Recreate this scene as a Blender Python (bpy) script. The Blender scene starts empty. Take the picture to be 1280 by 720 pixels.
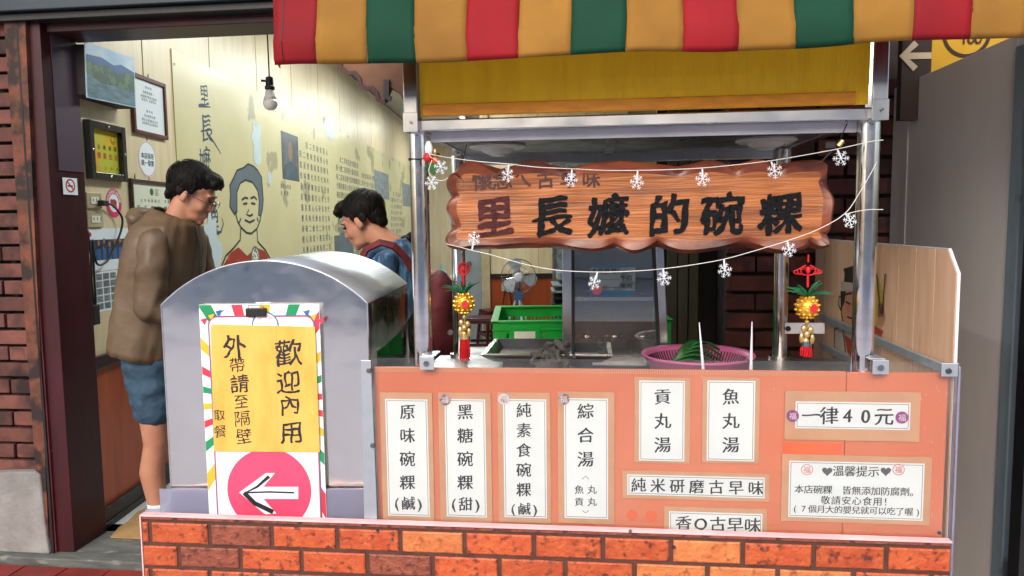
import bpy, bmesh, math, random
from mathutils import Vector, Matrix, Euler, noise
random.seed(7)
R = math.radians
sc = bpy.context.scene
COL = sc.collection

# ------------------------------------------------------------------ camera
EYE = 1.5
FPX = 930.0
cam_d = bpy.data.cameras.new('camera'); cam = bpy.data.objects.new('camera', cam_d)
COL.objects.link(cam); sc.camera = cam
cam_d.sensor_width = 36; cam_d.lens = FPX / 1280 * 36
cam_d.clip_start = 0.05; cam_d.clip_end = 500
CM = Matrix.Rotation(R(0.80), 4, 'Z') @ Matrix.Rotation(R(90 - 5.09), 4, 'X') @ Matrix.Rotation(R(-0.69), 4, 'Z')
cam.matrix_world = Matrix.Translation((0, 0, EYE)) @ CM

# ------------------------------------------------------------------ light
w = bpy.data.worlds.new('World'); sc.world = w; w.use_nodes = True
wn = w.node_tree; bgn = wn.nodes['Background']
sky = wn.nodes.new('ShaderNodeTexSky'); sky.sky_type = 'NISHITA'; sky.sun_disc = False
SUN_EL, SUN_AZ = 36, 196       # degrees; azimuth of the sun seen from the stall: behind the camera, a little to the left
sky.sun_elevation = R(SUN_EL); sky.sun_rotation = R(SUN_AZ)
sky.air_density = 1.0; sky.dust_density = 4.0; sky.ozone_density = 1.0
wn.links.new(sky.outputs[0], bgn.inputs[0]); bgn.inputs[1].default_value = 0.15
sd = bpy.data.lights.new('sun', 'SUN'); sd.energy = .5; sd.angle = R(25); sd.color = (1.0, 0.97, 0.92)
sun = bpy.data.objects.new('sun', sd); COL.objects.link(sun)
# a sky sun_rotation of a puts the sun at (sin a, cos a)
_s = Vector((math.sin(R(SUN_AZ)) * math.cos(R(SUN_EL)), math.cos(R(SUN_AZ)) * math.cos(R(SUN_EL)), math.sin(R(SUN_EL))))
sun.rotation_euler = _s.to_track_quat('Z', 'Y').to_euler()
sun.location = (0, -3, 8)
sc.view_settings.view_transform = 'Standard'; sc.view_settings.look = 'None'
sc.view_settings.exposure = 1.03; sc.view_settings.gamma = 1.0
sc.render.engine = 'CYCLES'
sc.cycles.max_bounces = 8; sc.cycles.use_denoising = True

# ------------------------------------------------------------------ materials
def lin(c):
    if isinstance(c, str):
        c = [int(c[i:i + 2], 16) / 255 for i in (0, 2, 4)]
        return tuple(x / 12.92 if x <= .04045 else ((x + .055) / 1.055) ** 2.4 for x in c) + (1,)
    return tuple(c) + (1,)

def mat(name, c1, c2=None, rough=.5, metal=0., scale=8., stretch=(1, 1, 1), mix=(.35, .65), bump=0., bscale=None, detail=4.,
        rnd=None, rvar=0., spec=.5, coat=0., trans=0., ior=1.45, alpha=1., third=None, tscale=3., tmix=(.6, .7), emis=None, estr=0.):
    """Procedural material: two tones through noise, optional third stain tone, random per object shift, fine relief."""
    m = bpy.data.materials.new(name); m.use_nodes = True
    nt = m.node_tree; N = nt.nodes; L = nt.links; b = N['Principled BSDF']
    c1 = lin(c1); c2 = lin(c2) if c2 else tuple(x * .86 for x in c1[:3]) + (1,)
    tc = N.new('ShaderNodeTexCoord'); mp = N.new('ShaderNodeMapping'); mp.inputs['Scale'].default_value = stretch
    L.new(tc.outputs['Object'], mp.inputs[0])
    vec = mp.outputs[0]
    if rnd is not None:
        oi = N.new('ShaderNodeObjectInfo'); ad = N.new('ShaderNodeVectorMath'); ad.operation = 'ADD'
        ml = N.new('ShaderNodeMath'); ml.operation = 'MULTIPLY'; ml.inputs[1].default_value = 37
        L.new(oi.outputs['Random'], ml.inputs[0]); L.new(vec, ad.inputs[0]); L.new(ml.outputs[0], ad.inputs[1]); vec = ad.outputs[0]
    nz = N.new('ShaderNodeTexNoise'); nz.inputs['Scale'].default_value = scale; nz.inputs['Detail'].default_value = detail
    L.new(vec, nz.inputs['Vector'])
    rp = N.new('ShaderNodeValToRGB'); rp.color_ramp.elements[0].position = mix[0]; rp.color_ramp.elements[1].position = mix[1]
    rp.color_ramp.elements[0].color = c1; rp.color_ramp.elements[1].color = c2
    L.new(nz.outputs[0], rp.inputs[0]); col = rp.outputs[0]
    if third:
        n3 = N.new('ShaderNodeTexNoise'); n3.inputs['Scale'].default_value = tscale; n3.inputs['Detail'].default_value = 6
        L.new(vec, n3.inputs['Vector'])
        r3 = N.new('ShaderNodeValToRGB'); r3.color_ramp.elements[0].position = tmix[0]; r3.color_ramp.elements[1].position = tmix[1]
        L.new(n3.outputs[0], r3.inputs[0])
        mx = N.new('ShaderNodeMix'); mx.data_type = 'RGBA'; mx.inputs[7].default_value = lin(third)
        L.new(r3.outputs[0], mx.inputs[0]); L.new(col, mx.inputs[6]); col = mx.outputs[2]
    if rnd is not None:
        hs = N.new('ShaderNodeHueSaturation'); mr = N.new('ShaderNodeMapRange')
        mr.inputs[3].default_value = 1 - rnd; mr.inputs[4].default_value = 1 + rnd
        L.new(oi.outputs['Random'], mr.inputs[0]); L.new(mr.outputs[0], hs.inputs['Value']); L.new(col, hs.inputs['Color']); col = hs.outputs[0]
    L.new(col, b.inputs['Base Color'])
    b.inputs['Roughness'].default_value = rough; b.inputs['Metallic'].default_value = metal
    b.inputs['Specular IOR Level'].default_value = spec; b.inputs['Coat Weight'].default_value = coat
    b.inputs['Transmission Weight'].default_value = trans; b.inputs['IOR'].default_value = ior; b.inputs['Alpha'].default_value = alpha
    if rvar:
        mr2 = N.new('ShaderNodeMapRange'); mr2.inputs[3].default_value = max(0, rough - rvar); mr2.inputs[4].default_value = min(1, rough + rvar)
        mr2.inputs[1].default_value = .3; mr2.inputs[2].default_value = .7
        L.new(nz.outputs[0], mr2.inputs[0]); L.new(mr2.outputs[0], b.inputs['Roughness'])
    if bump:
        nb = N.new('ShaderNodeTexNoise'); nb.inputs['Scale'].default_value = bscale or scale * 3; nb.inputs['Detail'].default_value = 3
        L.new(vec, nb.inputs['Vector']); bp = N.new('ShaderNodeBump'); bp.inputs['Strength'].default_value = 1.0
        bp.inputs['Distance'].default_value = bump; L.new(nb.outputs[0], bp.inputs['Height']); L.new(bp.outputs[0], b.inputs['Normal'])
    if emis:
        b.inputs['Emission Color'].default_value = lin(emis); b.inputs['Emission Strength'].default_value = estr
    m.diffuse_color = c1
    return m

M = {}
def dm(k, *a, **kw): M[k] = mat(k, *a, **kw)
dm('steel', 'c8c8c8', 'b4b2b0', rough=.22, metal=1, scale=6, rvar=.08, bump=.002, bscale=5)
dm('steel_hood', 'eeebe6', 'e2dfda', rough=.13, metal=1, scale=3, rvar=.06, bump=.012, bscale=3.0, third='f0ecea', tscale=9, tmix=(.55, .8))
dm('steel_tube', 'ece8e6', 'd6d0cc', rough=.14, metal=1, scale=5, stretch=(1, 1, 6), rvar=.06)
dm('steel_dull', '9a9896', '7c7a78', rough=.4, metal=.9, scale=10, rvar=.15, bump=.001)
dm('steel_lid', 'd4dce0', 'c6ced2', rough=.42, metal=.85, scale=5, rvar=.1, bump=.004, bscale=6)
dm('alu', 'b9c0c8', 'a9b0b8', rough=.38, metal=.7, scale=14, rvar=.1)
dm('bolt', '8d8f92', '65676a', rough=.35, metal=1, scale=40)
dm('white_metal', 'd6d6dc', 'c4c4cc', rough=.4, scale=9)
dm('orange_board', 'd27a56', 'c86c48', rough=.42, scale=2.0, third='dc9070', tscale=1.2, tmix=(.5, .8), spec=.5)
dm('kraft', 'c89c78', 'bf9270', rough=.75, scale=12, bump=.0004, bscale=60)
dm('paper', 'e2eaec', 'dae4e8', rough=.7, scale=3)
dm('paper_old', 'd9dcc8', 'cfd2bc', rough=.7, scale=5)
dm('ink', '14181e', '20242a', rough=.6, scale=30)
dm('ink_grey', '4a4e54', '5a5e62', rough=.6, scale=30)
dm('ink_line', '3c4a52', '50606a', rough=.6)
dm('tomato', 'e06a38', 'd65e30', rough=.6)
dm('violet', '9a3f8a', '8a3478', rough=.5)
dm('stamp_red', 'd4707a', 'c86068', rough=.6)
dm('badge', '7a5a60', 'b09a9a', rough=.4, scale=90, mix=(.45, .55))
dm('badge_light', 'c8c4c8', 'dcd8dc', rough=.4, scale=90)
dm('foam_brick', 'a24222', 'b4562c', rough=.5, scale=22, mix=(.3, .7), rnd=.10, bump=.006, bscale=60, third='5c2618', tscale=48, tmix=(.54, .68), detail=7)
dm('foam_brick_dark', '743a2a', '884834', rough=.5, scale=22, mix=(.3, .7), rnd=.1, bump=.008, bscale=60, third='54281c', tscale=60, tmix=(.54, .66))
dm('foam_brick_pale', 'b06034', 'be7440', rough=.5, scale=22, mix=(.3, .7), rnd=.08, bump=.006, bscale=60, third='8e4a28', tscale=60, tmix=(.56, .68))
dm('foam_joint', '54342a', '44281e', rough=.7, scale=20)
dm('pink_edge', 'd8b4b4', 'c8a0a4', rough=.5)
dm('wood_sign', 'a8642f', '6e3a18', rough=.42, scale=2.6, stretch=(1, 1, 16), mix=(.32, .66), bump=.003, bscale=9, detail=9, third='b06c3e', tscale=1.6, tmix=(.5, .75), coat=.05)
dm('wood_dark', '6a4020', '4a2814', rough=.5, scale=9)
dm('wood_edge', '7c3c20', '421c0e', rough=.4, scale=9, stretch=(1, 1, 2), mix=(.35, .65), bump=.002, bscale=20, coat=.1)
dm('carve_black', '07080c', '0c0d12', spec=.15, rough=.6, scale=30, bump=.002, bscale=120)
dm('carve_red', '36100a', '461810', rough=.5, scale=30)
dm('carve_wine', '36161a', '4a2024', spec=.2, rough=.55, scale=60, bump=.002, bscale=140)
dm('red_cloth', 'a4101e', '920e1a', rough=.75, scale=5, bump=.012, bscale=4.5, third='861420', tscale=5, tmix=(.5, .8), detail=8)
dm('yellow_cloth', 'b08032', '9c6e28', rough=.78, scale=6, bump=.012, bscale=4.5, third='8a6426', tscale=4, tmix=(.46, .8), detail=9)
dm('green_cloth', '034a32', '033e2a', rough=.78, scale=5, bump=.012, bscale=4.5, third='083c2c', tscale=5, tmix=(.5, .8), detail=8)
dm('yellow_pvc', 'ffcb20', 'f8c01c', rough=.55, scale=4, stretch=(8, 1, 1), third='eab018', tscale=2.2, tmix=(.55, .8), bump=.001, bscale=9)
dm('orange_tape', 'd88a10', 'c47a0c', rough=.5, scale=20, stretch=(1, 1, 4))
dm('maroon', '3c151b', '2c1014', rough=.42, scale=6, stretch=(1, 1, .3), bump=.0006, bscale=30, spec=.35)
dm('maroon_edge', '5a2128', '4a1820', rough=.5, scale=8, third='7c5a58', tscale=24, tmix=(.66, .72))
dm('lit_maroon', '4a3a46', '40323c', rough=.5, scale=4, stretch=(1, 1, .2))  # maroon of the jamb with reflected light put into the colour
dm('black_metal', '101012', '1a1a1c', rough=.5, scale=12)
dm('blue_beam', '1c2a34', '141e26', rough=.45, scale=9, stretch=(.2, 1, 1), third='3c4a50', tscale=14, tmix=(.62, .7))
dm('rust', '4a2c20', '6a3a26', rough=.8, scale=14, third='241814', tscale=9, tmix=(.5, .6), bump=.002)
dm('old_brick', '60382f', '4a2c28', rough=.85, scale=12, rnd=.35, bump=.004, bscale=26, third='2a1a18', tscale=6, tmix=(.5, .68))
dm('old_joint', '4c4440', '3a3430', rough=.95, scale=14, bump=.002)
dm('deep_brick', '5a2c24', '44221c', rough=.8, scale=10, rnd=.25, bump=.004, bscale=26, third='241512', tscale=5, tmix=(.5, .7))
dm('cement', '8c8a88', '767472', rough=.95, scale=8, bump=.006, bscale=34, third='605e5c', tscale=3, tmix=(.5, .8))
dm('stone', '5e605c', '484a47', rough=.7, scale=7, stretch=(1, 3, 3), bump=.004, bscale=22, third='80827c', tscale=9, tmix=(.6, .72))
dm('red_tile', '7a2620', '6a201c', rough=.5, scale=12, rnd=.12)
dm('asphalt', 'b0aeb4', 'a09ea4', rough=.9, scale=30, bump=.003)
dm('plywood', 'd9c9a4', 'cdbb94', rough=.36, scale=5, stretch=(6, 6, .5), rnd=.05, spec=.5, third='e0d2ae', tscale=2, tmix=(.4, .8))
dm('panel_gap', '3a3228', '2a241c', rough=.8)
dm('wainscot', '96411a', '83360f', rough=.32, scale=5, stretch=(5, 5, .5), third='a64e24', tscale=2, tmix=(.4, .8))
dm('dark_trim', '2a1414', '1e0e10', rough=.4, scale=10)
dm('skirting', '17120f', '0f0c0a', rough=.35)
dm('floor_tile', 'b6b6b6', 'a6a8a8', rough=.25, scale=3, rnd=.05, third='8a8884', tscale=7, tmix=(.6, .8))
dm('grout', '6c6a66', '5a5854', rough=.9)
dm('white_ceiling', 'c8c4b8', 'bab6a8', rough=.8)
dm('cardboard', '9a7a4e', '8a6c42', rough=.85, scale=10, bump=.001)
dm('board_green', 'd0c89c', 'c8c092', rough=.30, scale=2, third='a39c7c', tscale=2.2, tmix=(.595, .61), detail=8, spec=.55)
dm('peel', 'c4d4d8', 'b8cace', rough=.4)
dm('brush_blue', '2c4a66', '24405a', rough=.6)
dm('line_dark', '26323c', '1e2a34', rough=.6)
dm('hair_grey', '5c6c74', '54646c', rough=.5)
dm('dress_red', 'a03420', '942c1c', rough=.5)
dm('photo_grey', '5a6468', '3e484c', rough=.4, scale=6)
dm('photo_light', '8a9698', '6a7678', rough=.4, scale=24, mix=(.45, .55))
dm('photo_skin', '8a7262', '7c6454', rough=.5)
dm('frame_red', '5c161c', '48101a', rough=.3, scale=12, coat=.3)
dm('frame_brown', '3a1c18', '2c1412', rough=.35, coat=.2)
dm('frame_black', '10141a', '1a1e26', rough=.25, coat=.4)
dm('chrome', 'e0e4e8', 'd0d4d8', rough=.1, metal=1)
dm('card_yellow', 'd8b830', 'ccaa28', rough=.4, third='b8c040', tscale=5, tmix=(.5, .6))
dm('card_hand', 'd2a84e', 'c89c44', rough=.8, scale=14, stretch=(3, 1, 1), third='dcb460', tscale=3, tmix=(.4, .8), bump=.0004, bscale=60)
dm('socket', 'b8aa88', 'aa9c7a', rough=.4)
dm('cable_black', '0c0c0e', '161618', rough=.5)
dm('pink', 'd8285c', 'ca2052', rough=.5)
dm('sign_pink', 'e04a6c', 'd94466', rough=.45)
dm('sign_white', 'e4eaec', 'dce2e6', rough=.4)
dm('ray_green', '1c8c58', '188050', rough=.45)
dm('ray_yellow', 'd8b030', 'd0a828', rough=.45)
dm('ray_red', 'd23c4e', 'ca3446', rough=.45)
dm('ray_blue', '3a6a9a', '306090', rough=.45)
dm('river', '4c6878', '6a8a94', rough=.4, scale=10, stretch=(1, 1, 5))
dm('hill', '3c5c4c', '5a7a5a', rough=.4, scale=22, mix=(.45, .55))
dm('skyprint', '98bcd8', 'c8d8e4', rough=.35, scale=6, stretch=(1, 1, 3))
dm('navy_print', '1c2636', '36405a', rough=.4, scale=26, mix=(.4, .6), third='8a7468', tscale=20, tmix=(.62, .68))
dm('skin', 'a67860', '9a6a54', rough=.55, scale=10, spec=.4)
dm('skin_leg', 'bf8468', 'b4765a', rough=.55, scale=10, spec=.4)
dm('hair', '080707', '120f0e', spec=.2, rough=.65, scale=90, stretch=(1, 1, .3), bump=.006, bscale=90)
dm('eye', '1a1210', '120c0a', rough=.2)
dm('jacket', '5c4c38', '50412f', rough=.55, scale=6, bump=.012, bscale=7, third='503a28', tscale=4, tmix=(.5, .8))
dm('jacket_dark', '2e2a22', '24201a', rough=.7)
dm('denim', '2c465a', '223a4c', rough=.8, scale=30, bump=.002, bscale=24)
dm('sock', 'd8dce0', 'ccd0d4', rough=.9, bump=.001)
dm('shoe', '34383e', '2a2e34', rough=.7)
dm('plaid', '26445e', '1c3450', rough=.8, scale=14, stretch=(3, 3, .25), third='3e6684', tscale=11, tmix=(.54, .60), bump=.01, bscale=7)
dm('pack_red', '5c101a', '480c14', rough=.7, scale=20, bump=.002)
dm('maroon_coat', '5a141c', '480e16', rough=.75, scale=8, bump=.006, bscale=12)
dm('glass', 'ffffff', 'ffffff', rough=.03, trans=1., ior=1.45)
dm('crate_green', '10a838', '0c9a30', rough=.38, scale=8, spec=.5)
dm('basin_pink', 'a8567c', '9c4c72', rough=.4)
dm('leaf', '1c5c24', '2a7430', rough=.45, scale=20)
dm('leaf_deep', '0c4a2c', '16603a', rough=.5, scale=30)
dm('cloth_grey', '4c4a46', '3c3a36', rough=.9, scale=12, bump=.003)
dm('gold', 'e0b040', 'c89028', rough=.3, metal=.55, scale=30, bump=.002, bscale=90)
dm('gold_pale', 'd4b884', 'b08c54', rough=.3, metal=.7, scale=40)
dm('tassel_red', 'b80c18', 'a00812', rough=.7, scale=60, stretch=(1, 1, .1), bump=.002, bscale=120)
dm('knot_red', 'c01420', 'ac0e18', rough=.5)
dm('snow_white', 'd8dce0', 'cdd2d8', rough=.3)
dm('cord_white', 'd0ccc8', 'c2beb8', rough=.5)
dm('stool', '4c1218', '400e14', rough=.35)
dm('fan_grey', 'b0b8c0', 'a2aab2', rough=.35)
dm('fan_blue', '3a6c94', '306088', rough=.4)
dm('door_grey', '8c9498', '828a8e', rough=.5)
dm('check_red', 'b04858', 'a43e4e', rough=.7)
dm('check_white', 'd8c8c4', 'ccbcb8', rough=.7)
dm('table_tan', 'a89068', '9a825c', rough=.4)
dm('aqua', '7ab0b0', '6ea6a6', rough=.5)
dm('olive_panel', '4c4630', '423c28', rough=.5, stretch=(4, 1, .4))
dm('dark_door', '1c0e0e', '140a0a', rough=.6, stretch=(6, 1, .5))
dm('plank', 'e0b898', 'd2a684', rough=.5, scale=7, stretch=(5, 5, .45), rnd=.08, bump=.0008, bscale=22, third='b0805c', tscale=3.4, tmix=(.64, .72))
dm('taupe', 'd0c8c4', 'c0b8b4', rough=.42, scale=1.6, stretch=(2, 2, .6), third='c2b8b4', tscale=1.5, tmix=(.45, .75))
dm('strip_blue', '7c8a94', '6c7a84', rough=.5, scale=10, stretch=(1, 1, .3), third='4a5054', tscale=20, tmix=(.64, .7))
dm('sign_yellow', 'd8a82c', 'cea024', rough=.5)
dm('sign_brown', '3e3028', '382a22', rough=.5)
dm('arrow_cream', 'd8c4a4', 'ccb898', rough=.5)
dm('chef_line', '1a1412', '241c18', rough=.6)
dm('chef_skin', 'b8805e', 'b07856', rough=.6)
dm('chef_cheek', 'c06a54', 'b86250', rough=.6)
dm('chef_sun', 'b8a050', 'b09848', rough=.6)
dm('chef_white', 'b0a294', 'a8998a', rough=.6)
dm('lamp_shade', 'd6d4d0', 'c8c6c2', rough=.4)
dm('bulb_glass', 'd8d6d0', 'ccc9c2', rough=.25, coat=.4)
dm('wall_render', 'd6d4d0', 'c8c4be', rough=.9, scale=2)
dm('dark_glass', '1e2428', '161a1e', rough=.08)
dm('cab_inner', '161a18', '262a28', metal=.3, rough=.3, scale=14, third='7a8480', tscale=8, tmix=(.6, .75))
dm('fabric_dark', '1a1614', '120f0e', rough=.9)
dm('tube_light', 'ffffff', 'ffffff', emis='eef4ff', estr=6)
dm('mop', 'c8b8a0', 'b8a890', rough=.8)

def translucent(k, amt):
    nt = M[k].node_tree; N = nt.nodes; L = nt.links; b = N['Principled BSDF']; out = N['Material Output']
    t = N.new('ShaderNodeBsdfTranslucent'); mx = N.new('ShaderNodeMixShader'); mx.inputs[0].default_value = amt
    src = b.inputs['Base Color'].links[0].from_socket; L.new(src, t.inputs[0]); L.new(b.outputs[0], mx.inputs[1]); L.new(t.outputs[0], mx.inputs[2]); L.new(mx.outputs[0], out.inputs[0])
for _k in ('red_cloth', 'yellow_cloth', 'green_cloth'): translucent(_k, .4)
translucent('yellow_pvc', .3)
# acrylic sheet: clear, thin, slightly cloudy
def acrylic(name, tint, clear=.86, rough=.06, var=.12, ior=1.45):
    m = bpy.data.materials.new(name); m.use_nodes = True; nt = m.node_tree; N = nt.nodes; L = nt.links
    out = N['Material Output']; b = N['Principled BSDF']; b.inputs['Base Color'].default_value = lin(tint)
    b.inputs['Roughness'].default_value = .5
    tr = N.new('ShaderNodeBsdfTransparent'); gl = N.new('ShaderNodeBsdfGlossy'); gl.inputs['Roughness'].default_value = rough
    mx = N.new('ShaderNodeMixShader'); mx2 = N.new('ShaderNodeMixShader'); fr = N.new('ShaderNodeFresnel'); fr.inputs[0].default_value = ior
    nz = N.new('ShaderNodeTexNoise'); nz.inputs['Scale'].default_value = 5; nz.inputs['Detail'].default_value = 6
    tc = N.new('ShaderNodeTexCoord'); L.new(tc.outputs['Object'], nz.inputs['Vector'])
    mr = N.new('ShaderNodeMapRange'); mr.inputs[1].default_value = .3; mr.inputs[2].default_value = .75
    mr.inputs[3].default_value = clear; mr.inputs[4].default_value = clear - var
    L.new(nz.outputs[0], mr.inputs[0]); L.new(mr.outputs[0], mx.inputs[0])
    L.new(b.outputs[0], mx.inputs[1]); L.new(tr.outputs[0], mx.inputs[2])
    L.new(fr.outputs[0], mx2.inputs[0]); L.new(mx.outputs[0], mx2.inputs[1]); L.new(gl.outputs[0], mx2.inputs[2])
    L.new(mx2.outputs[0], out.inputs[0]); M[name] = m
acrylic('acrylic', 'c8ccd0', .995, .03, .03)
acrylic('acrylic_blue', '9a9cb8', .55, .12)
acrylic('tape', 'c8c8d0', .93, .08, .1)
acrylic('window_glass', 'a8b0b2', .95, .02, .12, 2.1)

# ------------------------------------------------------------------ frames: turn a picture point into a place on a real plane
def ray(px, py):
    return (CM.to_3x3() @ Vector(((px - 640) / FPX, (360 - py) / FPX, -1)))

class Fr:
    def __init__(s, x, y, rz):
        s.o = Vector((x, y, 0)); s.rz = R(rz); s.m = Matrix.Translation(s.o) @ Matrix.Rotation(s.rz, 4, 'Z'); s.i = s.m.inverted()
        s.c = s.i @ Vector((0, 0, EYE)); s.r = s.i.to_3x3()
    def _at(s, px, py, ax, val):
        d = s.r @ ray(px, py); t = (val - s.c[ax]) / d[ax]; return s.c + d * t
    def v(s, px, py, v=0.):            # point on the plane y = v of this frame -> (x, z)
        p = s._at(px, py, 1, v); return (p.x, p.z)
    def u(s, px, py, u):               # plane x = u -> (y, z)
        p = s._at(px, py, 0, u); return (p.y, p.z)
    def z(s, px, py, z):
        p = s._at(px, py, 2, z); return (p.x, p.y)
    def front(s, v): return lambda a, b, d=0.: (a, v - d, b)          # print plane seen from -y
WORLD = Fr(0, 0, 0)
S = Fr(0, 1.90, -5.5)                # the stall
H = Fr(0, 2.04, -1.0)                # the steel hood box beside it
_p = WORLD.z(100, 687, 0.0)
F = Fr(_p[0], _p[1], -6.0)           # the shop front
WX = -2.11                           # the room's side wall
def LW(a, b, d=0.): return (WX + d, a, b)

# ------------------------------------------------------------------ mesh helpers
class MB:
    def __init__(s): s.v = []; s.f = []; s.mi = []; s.cur = 0
    def add(s, vs, fs):
        n = len(s.v); s.v += [tuple(x) for x in vs]; s.f += [tuple(i + n for i in f) for f in fs]; s.mi += [s.cur] * len(fs); return s
    def box(s, x0, x1, y0, y1, z0, z1, mtx=None):
        vs = [Vector((x, y, z)) for x in (x0, x1) for y in (y0, y1) for z in (z0, z1)]
        if mtx: vs = [mtx @ v for v in vs]
        return s.add(vs, [(0, 1, 3, 2), (4, 6, 7, 5), (0, 4, 5, 1), (2, 3, 7, 6), (0, 2, 6, 4), (1, 5, 7, 3)])
    def cyl(s, p0, p1, r0, r1=None, n=16, caps=True):
        p0 = Vector(p0); p1 = Vector(p1); r1 = r0 if r1 is None else r1
        q = (p1 - p0).to_track_quat('Z', 'Y'); vs = []
        for p, r in ((p0, r0), (p1, r1)):
            vs += [p + q @ Vector((r * math.cos(2 * math.pi * k / n), r * math.sin(2 * math.pi * k / n), 0)) for k in range(n)]
        fs = [(k, (k + 1) % n, n + (k + 1) % n, n + k) for k in range(n)]
        if caps: fs += [tuple(range(n))[::-1], tuple(range(n, 2 * n))]
        return s.add(vs, fs)
    def tube(s, pts, r, n=8, closed=False):
        pts = [Vector(p) for p in pts]; N = len(pts); vs = []; fs = []
        rr = r if isinstance(r, (list, tuple)) else [r] * N
        prev = None
        for i, p in enumerate(pts):
            a = pts[(i - 1) % N] if (i or closed) else p; b = pts[(i + 1) % N] if (i < N - 1 or closed) else p
            t = (b - a).normalized()
            if prev is None:
                up = Vector((0, 0, 1)) if abs(t.z) < .9 else Vector((1, 0, 0)); x = t.cross(up).normalized()
            else:
                x = (prev - t * prev.dot(t)).normalized()
            prev = x; y = t.cross(x)
            vs += [p + (x * math.cos(2 * math.pi * k / n) + y * math.sin(2 * math.pi * k / n)) * rr[i] for k in range(n)]
        for i in range(N if closed else N - 1):
            j = (i + 1) % N
            fs += [(i * n + k, i * n + (k + 1) % n, j * n + (k + 1) % n, j * n + k) for k in range(n)]
        if not closed: fs += [tuple(range(n))[::-1], tuple(range((N - 1) * n, N * n))]
        return s.add(vs, fs)
    def lathe(s, prof, c=(0, 0, 0), n=20, sx=1., sy=1.):
        vs = []; fs = []
        for r, z in prof:
            vs += [(c[0] + sx * r * math.cos(2 * math.pi * k / n), c[1] + sy * r * math.sin(2 * math.pi * k / n), c[2] + z) for k in range(n)]
        for i in range(len(prof) - 1):
            fs += [(i * n + k, i * n + (k + 1) % n, (i + 1) * n + (k + 1) % n, (i + 1) * n + k) for k in range(n)]
        fs += [tuple(range(n))[::-1], tuple(range((len(prof) - 1) * n, len(prof) * n))]
        return s.add(vs, fs)
    def ell(s, c, r, n=12, m=8):
        prof = [(max(1e-4, math.sin(math.pi * i / m)), -math.cos(math.pi * i / m)) for i in range(m + 1)]
        vs = []; fs = []
        for a, b in prof:
            vs += [(c[0] + r[0] * a * math.cos(2 * math.pi * k / n), c[1] + r[1] * a * math.sin(2 * math.pi * k / n), c[2] + r[2] * b) for k in range(n)]
        for i in range(m):
            fs += [(i * n + k, i * n + (k + 1) % n, (i + 1) * n + (k + 1) % n, (i + 1) * n + k) for k in range(n)]
        return s.add(vs, fs)
    def prism(s, mp, pts, d0, d1):      # outline pts (a, b) through mapper mp(a, b, d), from depth d0 to d1
        n = len(pts); vs = [mp(a, b, d0) for a, b in pts] + [mp(a, b, d1) for a, b in pts]
        fs = [tuple(range(n)), tuple(range(n, 2 * n))[::-1]] + [(k, (k + 1) % n, n + (k + 1) % n, n + k) for k in range(n)]
        return s.add(vs, fs)
    def rect(s, mp, a0, b0, a1, b1, d0, d1): return s.prism(mp, [(a0, b0), (a1, b0), (a1, b1), (a0, b1)], d0, d1)
    def stroke(s, mp, pts, wd, d0, d1, closed=False, taper=False):   # a drawn line of width wd
        P = [Vector(p) for p in pts]; N = len(P); Lp = []; Rp = []
        for i, p in enumerate(P):
            a = P[(i - 1) % N] if (i or closed) else p; b = P[(i + 1) % N] if (i < N - 1 or closed) else p
            t = (b - a); t = t.normalized() if t.length else Vector((1, 0)); nn = Vector((-t.y, t.x))
            k = wd / 2 * (1 if not taper else (1.1 - .8 * i / (N - 1)))
            Lp.append(p + nn * k); Rp.append(p - nn * k)
        for i in range(N if closed else N - 1):
            j = (i + 1) % N; s.prism(mp, [Lp[i], Lp[j], Rp[j], Rp[i]], d0, d1 + .00003 * (i % 3))
        return s
    def build(s, name, m, parent=None, smooth=False, bevel=0., auto=None):
        me = bpy.data.meshes.new(name); me.from_pydata(s.v, [], s.f)
        ms = m if isinstance(m, (list, tuple)) else [m]
        for x in ms: me.materials.append(M[x] if isinstance(x, str) else x)
        if len(ms) > 1: me.polygons.foreach_set('material_index', s.mi)
        bm = bmesh.new(); bm.from_mesh(me); bmesh.ops.recalc_face_normals(bm, faces=bm.faces); bm.to_mesh(me); bm.free()
        if smooth: me.shade_smooth()
        o = bpy.data.objects.new(name, me); COL.objects.link(o); o.parent = parent
        if bevel:
            b = o.modifiers.new('bevel', 'BEVEL'); b.width = bevel; b.segments = 2; b.limit_method = 'ANGLE'; b.angle_limit = R(40)
        if auto:
            me.shade_smooth()
            for e in me.edges: pass
            try: me.set_sharp_from_angle(angle=R(auto))
            except Exception: pass
        return o

def thing(name, label, cat, loc=(0, 0, 0), rz=0., group=None):
    o = bpy.data.objects.new(name, None); COL.objects.link(o); o.empty_display_size = .1
    o.location = loc; o.rotation_euler = (0, 0, rz); o['label'] = label; o['category'] = cat
    if group: o['group'] = group
    return o
def in_frame(fr, name, label, cat, group=None):      # a thing whose parts use the coordinates of a frame
    return thing(name, label, cat, fr.o, fr.rz, group)
def struct(name, mb, m, fr=None, parent=None, **k):
    o = mb.build(name, m, parent, **k)
    if parent is None:
        o['kind'] = 'structure'
        if fr: o.location = fr.o; o.rotation_euler = (0, 0, fr.rz)
    return o
def tag(o, label, cat, group=None, fr=None):
    o['label'] = label; o['category'] = cat
    if group: o['group'] = group
    if fr: o.location = fr.o; o.rotation_euler = (0, 0, fr.rz)
    return o
def copy_tree(o, parent=None):
    c = o.copy(); COL.objects.link(c); c.parent = parent
    for ch in list(o.children): copy_tree(ch, c)
    return c
def circle(cx, cy, r, n=28, ry=None): return [(cx + r * math.cos(2 * math.pi * k / n), cy + (ry or r) * math.sin(2 * math.pi * k / n)) for k in range(n)]

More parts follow.
